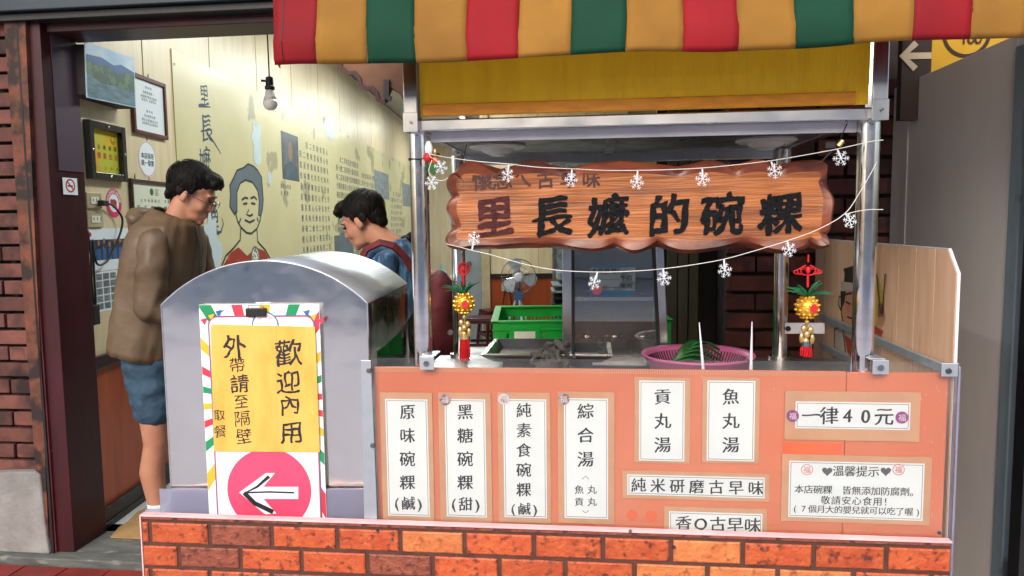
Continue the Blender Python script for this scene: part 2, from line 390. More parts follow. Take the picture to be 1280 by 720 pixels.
# ------------------------------------------------------------------ lettering: glyph outlines as flat faces
GL = {}
def load_glyphs(text, off):
    todo = [c for c in dict.fromkeys(text) if (c, off) not in GL and c != ' ']
    obs = []
    for c in todo:
        cu = bpy.data.curves.new('glyph', 'FONT'); cu.body = c; cu.size = 1; cu.resolution_u = 3; cu.offset = off
        o = bpy.data.objects.new('glyph', cu); COL.objects.link(o); obs.append(o)
    bpy.context.view_layer.update(); dg = bpy.context.evaluated_depsgraph_get()
    for c, o in zip(todo, obs):
        me = bpy.data.meshes.new_from_object(o.evaluated_get(dg))
        vs = [(v.co.x, v.co.y) for v in me.vertices]; fs = [tuple(p.vertices) for p in me.polygons]
        if vs:
            if ord(c) < 0x2000:
                cx = (min(v[0] for v in vs) + max(v[0] for v in vs)) / 2; cy = .36
            else: cx, cy = .5, .38
            GL[(c, off)] = ([(x - cx, y - cy) for x, y in vs], fs)
        bpy.data.meshes.remove(me)
    for o in obs:
        cu = o.data; bpy.data.objects.remove(o); bpy.data.curves.remove(cu)
def letters(mb, mp, items, d, off=.008, shear=.0, wob=0., sx=1., thick=0.):
    """items: (char, centre a, centre b, size). shear lifts the right end of the strokes, wob makes them uneven."""
    bold = off > .005
    sh_ = ((0, 0),) if not bold else (((0, 0), (.014, .004)) if off < .01 else (((-.01, 0), (.014, .004), (.002, .020)) if off < .03 else ((0, 0), (.021, 0), (-.021, 0), (0, .021), (0, -.021), (.016, .016), (-.016, -.016))))
    items = [(c, a + dx * size, b + dy * size, size, k * .00006) for c, a, b, size in items for k, (dx, dy) in enumerate(sh_)]
    seeds = {}; d_base = d
    for c, a, b, size, dk in items:
        d = d_base + dk
        g = GL.get((c, 0. if off >= 0 else -.012))
        if not g: continue
        ph = (ord(c) * 7.31) % 50; vs = []
        for x, y in g[0]:
            y2 = y + shear * x
            if wob:
                nx = noise.noise(Vector((x * 3 + ph, y2 * 3, 0))); ny = noise.noise(Vector((x * 3, y2 * 3 + ph, 5)))
                x += wob * nx; y2 += wob * ny
            vs.append((x * size * sx, y2 * size))
        n = len(vs)
        if thick:
            top = [mp(a + x, b + y, d + thick) for x, y in vs]; bot = [mp(a + x, b + y, d) for x, y in vs]
            ec = {}
            for f in g[1]:
                for i in range(len(f)):
                    e = (f[i], f[(i + 1) % len(f)]); ec[e] = 1
            side = [(e[0], e[1], e[1] + n, e[0] + n) for e in ec if (e[1], e[0]) not in ec]
            mb.add(top + bot, list(g[1]) + side)
        else:
            mb.add([mp(a + x, b + y, d) for x, y in vs], g[1])
def column(mb, mp, s, a, b0, b1, size, d, **k):        # characters spread evenly from b0 down to b1
    n = len(s); letters(mb, mp, [(c, a, b0 + (b1 - b0) * (i / max(1, n - 1)), size) for i, c in enumerate(s)], d, **k)
def line(mb, mp, s, a0, a1, b, size, d, b1=None, **k):
    n = len(s); b1 = b if b1 is None else b1
    letters(mb, mp, [(c, a0 + (a1 - a0) * i / max(1, n - 1), b + (b1 - b) * i / max(1, n - 1), size) for i, c in enumerate(s)], d, **k)
TXT_ALL = "懷念ㄟ古早味里長嬤的碗粿原味黑糖純素食鹹甜綜合湯魚丸貢米研磨香Q一律40元溫馨提示本店皆無添加防腐劑。敬請安心食用！（7個月大嬰兒就可以吃了喔）歡迎內外帶至隔壁取餐♥採統發票牛肉豬喜(),1福招財創業年代民國二十七供應評價最佳"
load_glyphs(TXT_ALL, 0.)
load_glyphs('里長嬤碗粿', -.012)

def brush_glyph(c, base, amp, xw=0.):
    k = (c, 'brush', base, amp, xw)
    if k in GL: return GL[k]
    vs, fs = GL[(c, 0.)]; bm = bmesh.new(); bv = [bm.verts.new((x, y, 0)) for x, y in vs]
    for f in fs:
        try: bm.faces.new([bv[i] for i in f])
        except ValueError: pass
    bmesh.ops.remove_doubles(bm, verts=bm.verts, dist=1e-5)
    long_ = [e for e in bm.edges if e.calc_length() > .05]; bmesh.ops.subdivide_edges(bm, edges=long_, cuts=3, use_grid_fill=False)
    bmesh.ops.triangulate(bm, faces=bm.faces); nrm_ = {}
    for e in bm.edges:
        if len(e.link_faces) == 1:
            fc = e.link_faces[0].calc_center_median(); mid_ = (e.verts[0].co + e.verts[1].co) / 2; d = e.verts[1].co - e.verts[0].co; n_ = Vector((d.y, -d.x, 0)).normalized()
            if n_.dot(mid_ - fc) < 0: n_ = -n_
            for v in e.verts: nrm_[v] = nrm_.get(v, Vector()) + n_
    ph = (ord(c) * 3.17) % 40
    for v, n_ in nrm_.items():
        if n_.length > .1:
            n_ = n_.normalized(); p = v.co; v.co = p + n_ * (base * (1 + .25 * abs(n_.x)) + xw * (abs(n_.x) - .35) + amp * noise.noise(Vector((p.x * 7 + ph, p.y * 7, 1))) + amp * .5 * noise.noise(Vector((p.x * 19 + ph, p.y * 19, 4))))
    bm.verts.index_update(); out_ = ([(v.co.x, v.co.y) for v in bm.verts], [tuple(v.index for v in f.verts) for f in bm.faces]); bm.free()
    GL[k] = out_; return out_
def brush(mb, mp, c, a, b, size, d, base=.02, amp=.02, shear=.08, wob=.03, thick=0., sx=1., xw=0.):
    if (c, 0.) not in GL: return
    g = brush_glyph(c, base, amp, xw); GL[(c, 0.)], keep = g, GL[(c, 0.)]
    letters(mb, mp, [(c, a, b, size)], d, off=0., shear=shear, wob=wob, thick=thick, sx=sx); GL[(c, 0.)] = keep
# ------------------------------------------------------------------ organic bodies: many solids fused by a voxel remesh
def cap(p0, p1, r0, r1): return ('c', Vector(p0), Vector(p1), r0, r1)
def ell(c, r, rot=(0, 0, 0)): return ('e', Vector(c), r, rot)
def fuse(name, prims, voxel, m, parent=None, nz=None, smooth=6, mtx=None):
    mb = MB()
    for p in prims:
        if p[0] == 'c':
            _, a, b, ra, rb = p; L_ = (b - a).length; k = max(2, int(L_ / max(.02, min(ra, rb) * .6)))
            q = (b - a).to_track_quat('Z', 'Y'); t = MB(); prof = []
            for i in range(5): th = math.pi / 2 * i / 4; prof.append((max(1e-4, ra * math.sin(th)), -ra * math.cos(th)))
            for i in range(5): th = math.pi / 2 * i / 4; prof.append((max(1e-4, rb * math.cos(th)), L_ + rb * math.sin(th)))
            t.lathe(prof, n=18); mb.add([a + q @ Vector(v) for v in t.v], t.f)
        else:
            _, c, r, rot = p; t = MB(); t.ell((0, 0, 0), r, 20, 14); e = Euler([R(x) for x in rot]).to_matrix()
            mb.add([c + e @ Vector(v) for v in t.v], t.f)
    if mtx: mb.v = [tuple(mtx @ Vector(v)) for v in mb.v]
    o = mb.build(name, m, None)
    rm = o.modifiers.new('r', 'REMESH'); rm.mode = 'VOXEL'; rm.voxel_size = voxel; rm.use_smooth_shade = True
    sm = o.modifiers.new('s', 'SMOOTH'); sm.factor = .5; sm.iterations = smooth
    bpy.context.view_layer.update(); dg = bpy.context.evaluated_depsgraph_get()
    me = bpy.data.meshes.new_from_object(o.evaluated_get(dg)); o.modifiers.clear(); old = o.data; o.data = me; bpy.data.meshes.remove(old)
    if nz:
        amp, sca, st = nz[:3]; rdg = len(nz) > 3; me.update()
        nrm = [v.normal.copy() for v in me.vertices]
        for v, nn in zip(me.vertices, nrm):
            p = Vector((v.co.x * st[0], v.co.y * st[1], v.co.z * st[2])) * sca
            v.co += nn * amp * ((noise.noise(p) + .5 * abs(noise.noise(p * 2.3))) if not rdg else (.7 - 2.4 * abs(noise.noise(p)) + .5 * noise.noise(p * .4) - .8 * abs(noise.noise(p * 1.9 + Vector((3, 1, 2))))))
    if not me.materials: me.materials.append(M[m])
    me.shade_smooth(); o.parent = parent
    return o
# ================================================================== the setting
mb = MB(); mb.box(-18, 18, -18, F.o.y - .45, -.16, -.06); struct('street', mb, 'asphalt')
def share(mesh_obj, name, loc, parent, rot=(0, 0, 0), scl=(1, 1, 1), m=None):
    o = bpy.data.objects.new(name, mesh_obj.data); COL.objects.link(o); o.parent = parent; o.location = loc; o.rotation_euler = rot; o.scale = scl
    if mesh_obj.modifiers:
        for md in mesh_obj.modifiers:
            n = o.modifiers.new(md.name, md.type); n.width = md.width; n.segments = md.segments; n.limit_method = 'ANGLE'
    return o

# room floor with tiles
fl = MB().box(WX, 1.35, F.o.y + .18, 16.2, -.10, -.012); floor = struct('room_floor', fl, 'grout')
TS = .40
tile0 = MB().box(0, TS - .005, 0, TS - .005, -.014, 0).build('tile', 'floor_tile', floor, bevel=.0015)
ys = F.o.y + .205; first = True
for j in range(20):
    for i in range(8):
        x = WX + .01 + i * TS; y = ys + j * TS
        if x + TS > 1.36: continue
        if first: tile0.location = (x, y, 0); first = False
        else: share(tile0, 'tile', (x, y, 0), floor)
# far stretch of the floor as one sheet
mb = MB().box(WX, 1.35, ys + 20 * TS, 16.2, -.013, -.001); mb.build('tile_field', 'floor_tile', floor)['kind'] = 'stuff'

# stone door step and the red tiles in front of it
st = MB(); st.box(-3.2, 3.0, -.10, .30, -.10, .0); step = struct('stone_step', st, 'stone', F, bevel=.006)
pv = MB().box(-3.2, 3.2, -.62, -.11, -.06, -.034); pav = struct('pavement', pv, 'old_joint', F)
t0 = MB().box(0, .2, 0, .2, -.034, -.022).build('tile', 'red_tile', pav, bevel=.002); t0.location = (-1.2, -.33, 0)
for j in range(2):
    for i in range(-4, 12):
        if (i, j) != (0, 0): share(t0, 'tile', (-1.2 + i * .207, -.33 - j * .207, 0), pav)

# side wall of the room: plywood panels over a red wood wainscot
Y0 = 3.55; PW = .915
a0 = WORLD.u(188, 140, WX)[0]; a1 = WORLD.u(265, 140, WX)[0]; a2 = WORLD.u(323, 140, WX)[0]
sw = MB().box(WX - .22, WX - .012, F.o.y + .20, 16.2, 0, 3.5); side_wall = struct('side_wall', sw, 'panel_gap')
pan0 = None
x0 = a1 - PW * 2
for k in range(15):
    y = x0 + k * PW
    b0 = max(y, F.o.y + .205)
    e = MB().box(-.012, 0, 0, PW - .012, .86, 3.34)
    if pan0 is None:
        o = MB().box(-.012, 0, b0 - y, PW - .012, .86, 3.34).build('panel', 'plywood', side_wall); o.location = (WX, y, 0); pan0 = 0
    elif pan0 == 0: pan0 = e.build('panel', 'plywood', side_wall, bevel=.0015); pan0.location = (WX, y, 0)
    else: share(pan0, 'panel', (WX, y, 0), side_wall)
w0 = MB().box(-.012, -.002, 0, PW - .004, .10, .80).build('panel', 'wainscot', side_wall); w0.location = (WX, F.o.y + .205, 0)
for k in range(1, 14): share(w0, 'panel', (WX, F.o.y + .205 + k * PW, 0), side_wall)
tr = MB().box(WX - .01, WX + .022, F.o.y + .205, 16.1, .80, .865); tr.build('trim', 'dark_trim', side_wall, bevel=.004)
tr = MB().box(WX - .01, WX + .024, F.o.y + .205, 16.1, 0, .10); tr.box(WX, WX + .034, F.o.y + .205, 16.1, 0, .03); tr.build('skirting', 'skirting', side_wall, bevel=.003)
mb = MB().box(WX - .2, 1.6, F.o.y + .1, 16.3, 3.36, 3.5); struct('room_ceiling', mb, 'white_ceiling')
# far end wall of the room
fw = struct('far_wall', MB().box(WX, 1.4, 16.0, 16.2, 0, 3.4), 'panel_gap')
for k in range(4): MB().box(WX + .005 + k * .915, WX + .005 + k * .915 + .907, 15.985, 15.999, .0, 3.3).build('panel', 'plywood', fw)
# partition with the red wood dado behind the fan
PY = 9.2
PX0 = (612 - 652) / FPX * PY
pt = struct('partition_wall', MB().box(PX0, 1.4, PY, PY + .12, 0, 3.36), 'panel_gap')
for k in range(3):
    x = PX0 + .004 + k * .60
    MB().box(x, x + .596, PY - .012, PY - .001, .86, 3.3).build('panel', 'plywood', pt)
    MB().box(x, x + .596, PY - .012, PY - .001, .1, .80).build('panel', 'wainscot', pt)
MB().box(PX0, 1.38, PY - .03, PY - .001, .80, .86).build('trim', 'dark_trim', pt)
MB().box(PX0, 1.38, PY - .035, PY - .001, 0, .10).build('skirting', 'skirting', pt)
MB().box(PX0 - .10, PX0 - .002, PY - .05, PY + .15, 0, 3.36).build('frame', 'socket', pt)
# right hand wall of the room, with the olive panels and the dark door seen behind the stall
mb = MB().box(1.30, 1.42, F.o.y + .3, 9.2, 0, 3.4); struct('room_side_wall', mb, 'olive_panel')

# ------------------------------------------------------------------ the shop front (frame F, face on v = 0)
# opening from the maroon frame on the left to the brick pier on the right
zb = 2.45
u_post0 = F.v(62, 300, -.02)[0]; u_post1 = F.v(97, 600, -.02)[0]
uL = F.v(41, 400, 0)[0]; jf0_ = F.v(93, 690, -.03)[0] - .10
shop = struct('shop_front_wall', MB().box(-5, F.v(46, 400)[0], .05, .28, 0, 3.6), 'old_joint', F)
# bricks left of the door, running bond
def brick_wall(parent, u0, u1, z0, z1, v, course=.076, length=.225, m='old_brick', deep=.02, jit=.003):
    b = MB().box(0, length - .012, 0, .05, 0, course - .014).build('brick', m, parent, bevel=.004)
    hb = MB().box(0, length / 2 - .012, 0, .05, 0, course - .014).build('brick', m, parent, bevel=.004)
    used = set(); r = 0; z = z0
    while z < z1 - .02:
        x = u1 if True else u0
        x = u1 - (length / 2 if r % 2 else length) ; srcs = [hb if r % 2 else b]
        while x > u0 - length:
            src = srcs[-1]; xx = x
            if src.name in used: o = share(src, 'brick', (0, 0, 0), parent)
            else: o = src; used.add(src.name)
            o.location = (xx + random.uniform(-.002, .002), v + random.uniform(-jit, jit), z + random.uniform(-.001, .001))
            o.rotation_euler = (0, 0, R(random.uniform(-.5, .5)))
            if xx < u0:
                k = (xx + length - u0) / length
                if k < .12: COL.objects.unlink(o) if o is not src else None; x -= length; continue
                o.location.x = u0; o.scale = (k, 1, 1)
            x -= length; srcs.append(b)
        z += course; r += 1
brick_wall(shop, uL - .75, uL, F.v(20, 590)[1], 2.75, -.02)
# cement plinth
uc = F.v(56, 650, -.06)[0]; zc = F.v(20, 590, -.06)[1]
pl = MB(); n = 26
prof = [(-5, 0), (uc + .01, 0), (uc - .002, .15), (uc - .006, .3), (uc - .01, zc - .015), (uc - .03, zc + .004)] + [(uc - .03 - .12 * k, zc + random.uniform(-.012, .012)) for k in range(1, 9)] + [(-5, zc)]
pl.prism(F.front(0), prof, .06, -.1)
pl.build('plinth', 'cement', shop, bevel=.008)
# rusty angle strip and black gate channel between bricks and door frame
mb = MB(); mb.prism(F.front(0), [(uL + .003, 0), (F.v(58, 640, -.05)[0], 0), (F.v(48, 240, -.05)[0], 2.7), (uL + .003, 2.7)], .05, -.04); mb.build('angle_strip', 'rust', shop)
ub0 = F.v(54, 500, -.02)[0]; ub1 = jf0_ + .0
mb = MB(); mb.box(ub0 + .0, ub1 - .002, -.01, .05, 0, 2.75); mb.box(ub0 + .015, ub0 + .026, -.05, -.01, 0, 2.75); mb.build('channel', 'black_metal', shop)

# maroon door frame: a top-level thing
fr = in_frame(F, 'door_frame', 'dark maroon wooden frame around the open shop doorway, scuffed at the foot', 'door frame')
jf1 = F.v(93, 690, -.03)[0]; jf0 = jf1 - .10
MB().box(jf0, jf1, -.03, .20, 0, 2.60).build('jamb', 'maroon', fr, bevel=.004)
MB().box(jf0 - .012, jf0 + .02, -.042, -.028, 0, 2.60).build('edge_strip', 'maroon_edge', fr, bevel=.002)
MB().box(jf1 + .0005, jf1 + .004, .03, .19, F.u(86, 214, jf1)[1], 2.50).build('facing', 'lit_maroon', fr)  # thin strip painting the light reflected on the upper jamb
zl = F.v(200, 34, 0)[1]
MB().box(jf1 + .005, 2.4, .0, .20, zl, zl + .07).build('lintel', 'maroon', fr, bevel=.004)
# blue-black shutter housing above the lintel

sh = in_frame(F, 'shutter_housing', 'dark blue roller shutter housing above the doorway', 'shutter')
z1 = F.v(200, 18, -.06)[1]; z2 = F.v(200, 11, -.06)[1]
MB().box(-4.0, 2.9, -.07, .05, z1, z1 + .03).build('lower_rail', 'black_metal', sh, bevel=.003)
MB().box(-4.0, 2.9, -.10, .05, z1 + .032, z1 + .085).build('beam', 'blue_beam', sh, bevel=.005)
MB().box(-4.0, 2.9, -.06, .05, z1 + .087, z1 + .50).build('casing', 'blue_beam', sh)
# wall above
o = struct('upper_wall', MB().box(-5, 5, .06, .28, zl + .09, 4.6), 'dark_trim', F)

# brick pier and wall to the right of the opening
ur = F.v(1022, 380, 0)[0]
rw = struct('pier_wall', MB().box(ur - .355, 4.6, .03, .30, 0, 3.0), 'old_joint', F)
brick_wall(rw, ur - .36, F.v(1130, 300)[0], 0.45, 2.05, -.015, m='deep_brick')
struct('dark_recess', MB().box(ur - .62, ur - .36, .25, .30, 0, 3.0), 'dark_door', F)
dk = in_frame(F, 'panel_door', 'olive brown folding door panel between the glass cabinet and the dark doorway', 'door')
u0 = F.v(834, 380, .2)[0]; u1 = F.v(874, 380, .2)[0]
k = (u1 - u0) / 3
for i in range(3): MB().box(u0 + i * k, u0 + (i + 1) * k - .004, .20 - .008 * (i % 2), .235, 0, 2.4).build('panel', 'olive_panel', dk, bevel=.002)

# ------------------------------------------------------------------ right hand: taupe metal panel running back to the shop, strip frame
MX = 1.42
def mtv(px, py): return WORLD.u(px, py, MX)
pa = mtv(1262, 47); pb = mtv(1107, 115)
md = thing('metal_panel', 'tall brown grey sheet metal panel standing right of the stall', 'metal panel')
mb = MB(); yn = mtv(1256, 400)[0]; yf = 2.9
k = (pb[1] - pa[1]) / (pb[0] - pa[0])
mb.prism(lambda a, b, d=0: (MX + d, a, b), [(yn, 0), (yf, 0), (yf, pa[1] + k * (yf - pa[0])), (yn, pa[1] + k * (yn - pa[0]))], 0, .03)
mb.build('sheet', 'taupe', md, bevel=.003)
mb = MB(); mb.prism(lambda a, b, d=0: (MX + d, a, b), [(2.78, 0), (2.80, 0), (2.80, 1.98), (2.78, 1.99)], -.004, -.0005); mb.build('seam', 'taupe', md)
mb = MB(); mb.box(MX - .008, MX + .05, yn - .05, yn - .001, 0, 1.98).build('edge_post', 'strip_blue', md, bevel=.004)
for yy, zz in ((2.9, 1.35), (2.55, 1.45), (2.62, 1.12), (2.42, 1.33)):
    mb.box(0, 0, 0, 0, 0, 0)
o = MB(); 
for (yy, zz) in ((2.50, 1.02), (2.45, 1.0), (2.405, .985)): o.prism(lambda a, b, d=0: (MX - d, a, b), [(yy, zz), (yy + .045, zz + .008), (yy + .04, zz + .02), (yy + .01, zz + .012)], .0005, .0012)
o.build('scratch', 'cardboard', md)
rp = thing('grey_post', 'narrow dark grey shutter post at the far right edge', 'post', (0, 0, 0))
q0 = WORLD.v(1270, 600, 2.05)[0]
MB().box(q0, q0 + .05, 2.02, 2.07, 0, 2.5).build('outer_face', 'black_metal', rp, bevel=.003)
MB().box(q0 + .055, q0 + .075, 2.0, 2.05, 0, 2.5).build('rib', 'steel_dull', rp, bevel=.002)
MB().box(q0 + .08, q0 + .5, 2.05, 2.1, 0, 2.5).build('backing_board', 'black_metal', rp)

# yellow and brown parking sign seen over the panel
YS = 2.72
sg = thing('parking_sign', 'yellow and brown sign with a cream arrow and a circled 100, partly behind the awning', 'sign')
f = WORLD.front(YS)
def WP(px, py): return WORLD.v(px, py, YS)
mb = MB(); mb.rect(f, WP(1128, 60)[0], WP(1128, 150)[1], WP(1164.6, 60)[0], WP(1100, 10)[1], -.03, 0); mb.build('brown_panel', 'sign_brown', sg)
mb = MB(); mb.rect(f, WP(1165, 60)[0], WP(1128, 150)[1], WP(1300, 60)[0], WP(1100, 10)[1], -.03, 0); mb.build('yellow_panel', 'sign_yellow', sg)
mb = MB(); c = WP(1146, 70); s_ = .012
mb.stroke(f, [(c[0] - .05, c[1]), (c[0] + .05, c[1])], .022, .001, .004)
mb.stroke(f, [(c[0] - .005, c[1] + .045), (c[0] - .052, c[1]), (c[0] - .005, c[1] - .045)], .022, .0015, .0045); mb.build('arrow', 'arrow_cream', sg)
c = WP(1208, 41); mb = MB(); P = circle(c[0], c[1], .080, 40); mb.stroke(f, P, .012, .001, .003, closed=True); mb.build('ring', 'sign_brown', sg)
mb = MB(); line(mb, f, '100', WP(1204, 47)[0], WP(1222, 47)[0], WP(1213, 47)[1], .062, .004, off=.008); mb.build('lettering', 'sign_brown', sg)

# added across the street, out of view: a plain building for the steel to reflect
bd = thing('reflected_building', 'pale rendered building across the street with shuttered windows', 'building', (0, -15, 0))
MB().box(-16, 16, -4, 0, 0, 5.0).build('wall', 'wall_render', bd)
for i in range(6):
    for j in range(2):
        wo = MB().box(-10 + i * 3.6, -8.4 + i * 3.6, -.02, .04, 1.0 + j * 3, 2.5 + j * 3).build('window', 'white_metal', bd)
        MB().box(-9.9 + i * 3.6, -8.5 + i * 3.6, .041, .05, 1.1 + j * 3, 2.4 + j * 3).build('pane', 'dark_glass', wo)

for x in (-3.4, 1.2, 5.8): MB().box(x, x + 1.9, .05, .9, 2.3, 2.75).build('reflected_red_canopy', 'red_cloth', bd)  # unseen red boxes added to give red reflections in the steel
# ceiling lamps of the room (the tubes mirrored in the panels); one kind, copied
cl = thing('ceiling_lamp', 'long white fluorescent lamp on the room ceiling', 'ceiling lamp', (-.7, 4.6, 3.34), 0, 'fluorescent lamps on the room ceiling')
MB().box(-.06, .06, -.62, .62, -.05, 0).build('housing', 'white_metal', cl, bevel=.004)
MB().cyl((0, -.59, -.072), (0, .59, -.072), .014).build('tube', 'tube_light', cl)
la = bpy.data.lights.new('tube_glow', 'AREA'); la.shape = 'RECTANGLE'; la.size = .12; la.size_y = 1.2; la.energy = 21; la.color = (.95, 1.0, .97)
lo = bpy.data.objects.new('tube_glow', la); COL.objects.link(lo); lo.parent = cl; lo.location = (0, 0, -.095)
cl['label'] = 'long white fluorescent lamp on the room ceiling nearest the doorway'
for y, lb in ((6.6, 'second fluorescent lamp on the room ceiling counted from the doorway'), (8.4, 'middle fluorescent lamp on the room ceiling, just before the partition'), (10.8, 'fluorescent lamp on the room ceiling just past the partition'), (13.4, 'fluorescent lamp on the room ceiling nearest the far wall')):
    c = copy_tree(cl); c.location = (-1.0, y, 3.34); c['label'] = lb
# ================================================================== the stall (frame S)
FS = S.front
def SV(px, py, v=0.): return S.v(px, py, v)
uA = SV(468, 460)[0]; uB = SV(1186, 460)[0]          # ends of the orange board
zT = (SV(468, 462)[1] + SV(1186, 462)[1]) / 2         # top of the orange board
zG = (SV(800, 449, -.012)[1])                          # top of the clear sheet
zBk = (SV(300, 657, -.03)[1] + SV(1100, 659, -.03)[1]) / 2
zC = 1.02                                              # counter
DP = .74
stall = in_frame(S, 'food_stall', 'steel framed food stall with counter, posts and yellow canopy band', 'food stall')
# counter and body
MB().box(uA + .02, uB - .02, .012, DP, zC - .03, zC).build('countertop', 'steel_dull', stall, bevel=.004)
MB().box(uA + .03, uB - .03, .02, DP - .02, .08, zC - .032).build('cabinet_body', 'steel_dull', stall, bevel=.004)
# posts
poles = []
uf0 = SV(526, 300, .035)[0]; uf1 = SV(1082, 300, .035)[0]; ub0_ = SV(576, 380, DP)[0]; ub1_ = SV(973, 380, DP)[0]
zr = SV(520, 168, .035)[1]
zr1 = SV(1085, 152, .035)[1]
zr = (zr + zr1) / 2
for u, v, r in ((uf0, .035, .0245), (uf1, .035, .026), (ub0_, DP - .03, .024), (ub1_, DP - .03, .024)):
    MB().cyl((u, v, zC - .0), (u, v, zr), r, n=28, caps=True).build('post', 'steel_tube', stall, smooth=True).data.set_sharp_from_angle(angle=R(50))
    MB().cyl((u, v, zC + .0), (u, v, zC + .012), r + .012, n=28).build('post_collar', 'steel_tube', stall)
for u, v in ((uf0, .035), (uf1, .035)):
    b = MB(); b.box(u + .004, u + .042, -.004, .06, zG + .001, zG + .005); b.box(u + .004, u + .042, -.0265, -.0235, zG - .030, zG + .005).build('bracket', 'alu', stall, bevel=.001)
    bb = MB().cyl((u + .022, -.031, zG - .013), (u + .022, -.027, zG - .013), .0075, .006, n=14).build('bolt', 'bolt', stall, smooth=False)
# side rails between posts
for u, s_ in ((uf0, 1), ):
    z = SV(590, 413, DP)[1]
    MB().box(uf0, ub0_ - .005, DP - .05, DP - .03, z - .022, z + .022).build('rail', 'steel', stall, bevel=.002)
    MB().cyl((ub0_ - .03, DP - .056, z), (ub0_ - .03, DP - .050, z), .010, n=12).build('bolt', 'bolt', stall)
z = SV(1000, 408, DP)[1]
MB().box(ub1_ + .01, ub1_ + .14, DP - .052, DP - .036, z - .018, z + .018).build('rail', 'white_metal', stall, bevel=.002)
MB().cyl((ub1_ + .02, DP - .058, z), (ub1_ + .02, DP - .052, z), .009, n=12).build('bolt', 'cable_black', stall)
# roof frame: rail, white lip, ceiling sheet, upright end strips
uR0 = SV(513, 160, -.01)[0]; uR1 = SV(1098, 150, -.01)[0]
zq = zr
MB().box(uR0, uR1, -.012, .03, zq, zq + .030).build('front_rail', 'steel', stall, bevel=.004)
MB().box(uR0 + .04, uR1 - .03, .045, .052, zq - .022, zq + .02).build('white_lip', 'white_metal', stall, bevel=.001)
MB().box(uR0 + .01, uR1 - .01, .03, DP + .02, zq + .004, zq + .012).build('ceiling_sheet', 'steel_dull', stall)
MB().box(uR0 + .01, uR1 - .01, DP - .01, DP + .02, zq - .03, zq + .034).build('rear_rail', 'steel', stall, bevel=.003)
MB().box(uR0 - .0, uR0 + .03, .02, DP, zq, zq + .03).build('side_rail', 'steel', stall, bevel=.003)
MB().box(uR1 - .03, uR1, .02, DP, zq, zq + .03).build('side_rail', 'steel', stall, bevel=.003)
MB().box(uR0 + .5, uR0 + .53, .06, DP - .02, zq - .004, zq + .0035).build('cross_bar', 'steel_dull', stall, bevel=.002)
zt = zq + .36
for u in (uR0 - .012, uR1 - .022):
    MB().box(u, u + .036, -.03, .02, zq - .002, zt).build('end_strip', 'steel', stall, bevel=.003)
    MB().box(u - .001, u + .037, -.034, -.031, zq - .004, zq + .045).build('corner_plate', 'steel', stall, bevel=.001)
    MB().cyl((u + .02, -.039, zq + .02), (u + .02, -.036, zq + .02), .0035, n=12).build('bolt', 'bolt', stall)
# yellow canopy band: ribbed sheet in four overlapping lengths
yb = MB(); n = 420; rows = [0, .25, .5, .75, 1.0]
zy0 = zq + .036; uy0 = uR0 + .028; uy1 = uR1 - .026
vs = []; fs = []
for i in range(n + 1):
    a = uy0 + (uy1 - uy0) * i / n
    rib = .0005 * math.sin(i * math.pi / 2) if True else 0
    for t in rows:
        vs.append((a, -.012 - .012 * math.sin(math.pi * t) * (1 + .4 * math.sin(a * 5)) + rib * (.4 + .6 * abs(math.sin(a * 1.7))), zy0 + t * .31))
for i in range(n):
    for j in range(4): fs.append((i * 5 + j, (i + 1) * 5 + j, (i + 1) * 5 + j + 1, i * 5 + j + 1))
yb.add(vs, fs); yb.build('canopy_band', 'yellow_pvc', stall)
MB().box(uy0 + .006, uy1 - .03, -.020, -.013, zy0 + .001, zy0 + .030).build('canopy_hem', 'orange_tape', stall, bevel=.002)
# ceiling lamps of the stall
for px, py in ((622, 193), (957, 187)):
    u = SV(px, py, .40)[0]
    c = (u, .40, zq + .003)
    L_ = in_frame(S, 'round_lamp', 'round white downlight under the steel ceiling, above the %s of the wooden sign' % ('left half' if px < 700 else 'right half'), 'lamp', 'round lamps under the stall ceiling')
    MB().lathe([(.085, 0), (.088, -.006), (.078, -.012), (.052, -.012), (.048, -.02), (.03, -.028)], c, 36).build('rim', 'lamp_shade', L_, auto=40)
    MB().lathe([(.03, -.028), (.02, -.033), (.002, -.035)], c, 24).build('diffuser', 'bulb_glass', L_, smooth=True)

# orange menu board
ob = in_frame(S, 'menu_board', 'orange front board of the stall carrying the white menu cards', 'board')
um = SV(1058, 462)[0]
MB().rect(FS(0), uA, zBk - .05, um, zT, -.009, 0).build('sheet', 'orange_board', ob, bevel=.001)
MB().rect(FS(0), um + .0015, zBk - .05, uB, zT - .002, -.009, .0).build('sheet', 'orange_board', ob, bevel=.001)
MB().rect(FS(0), SV(978, 600)[0], SV(1000, 590)[1], um - .004, SV(1000, 553)[1], .0005, .0012).build('sheet', 'tomato', ob)
mb = MB()
for k in range(int((um - uA) / .006)): mb.rect(FS(0), uA + .004 + k * .006, zT - .012, uA + .0065 + k * .006, zT - .001, .0003, .0010)
mb.build('torn_edge', 'kraft', ob)
for px, py in ((790, 644), (814, 645)):
    c = SV(px, py); MB().prism(FS(0), circle(c[0], c[1], .0145, 24), .0005, .0012).build('dot', 'tomato', ob)

random.seed(40); q = MB()
for k in range(46):
    a = SV(random.uniform(1150, 1184) if k < 26 else random.uniform(475, 1150), random.uniform(466, 650)); L_ = random.uniform(.002, .012); th = random.uniform(-.6, .6); q.stroke(FS(0), [a, (a[0] + L_ * math.sin(th), a[1] + L_ * math.cos(th))], random.uniform(.0005, .0014), .0004, .0008)
q.build('scuff', 'pink_edge', ob)['kind'] = 'stuff'
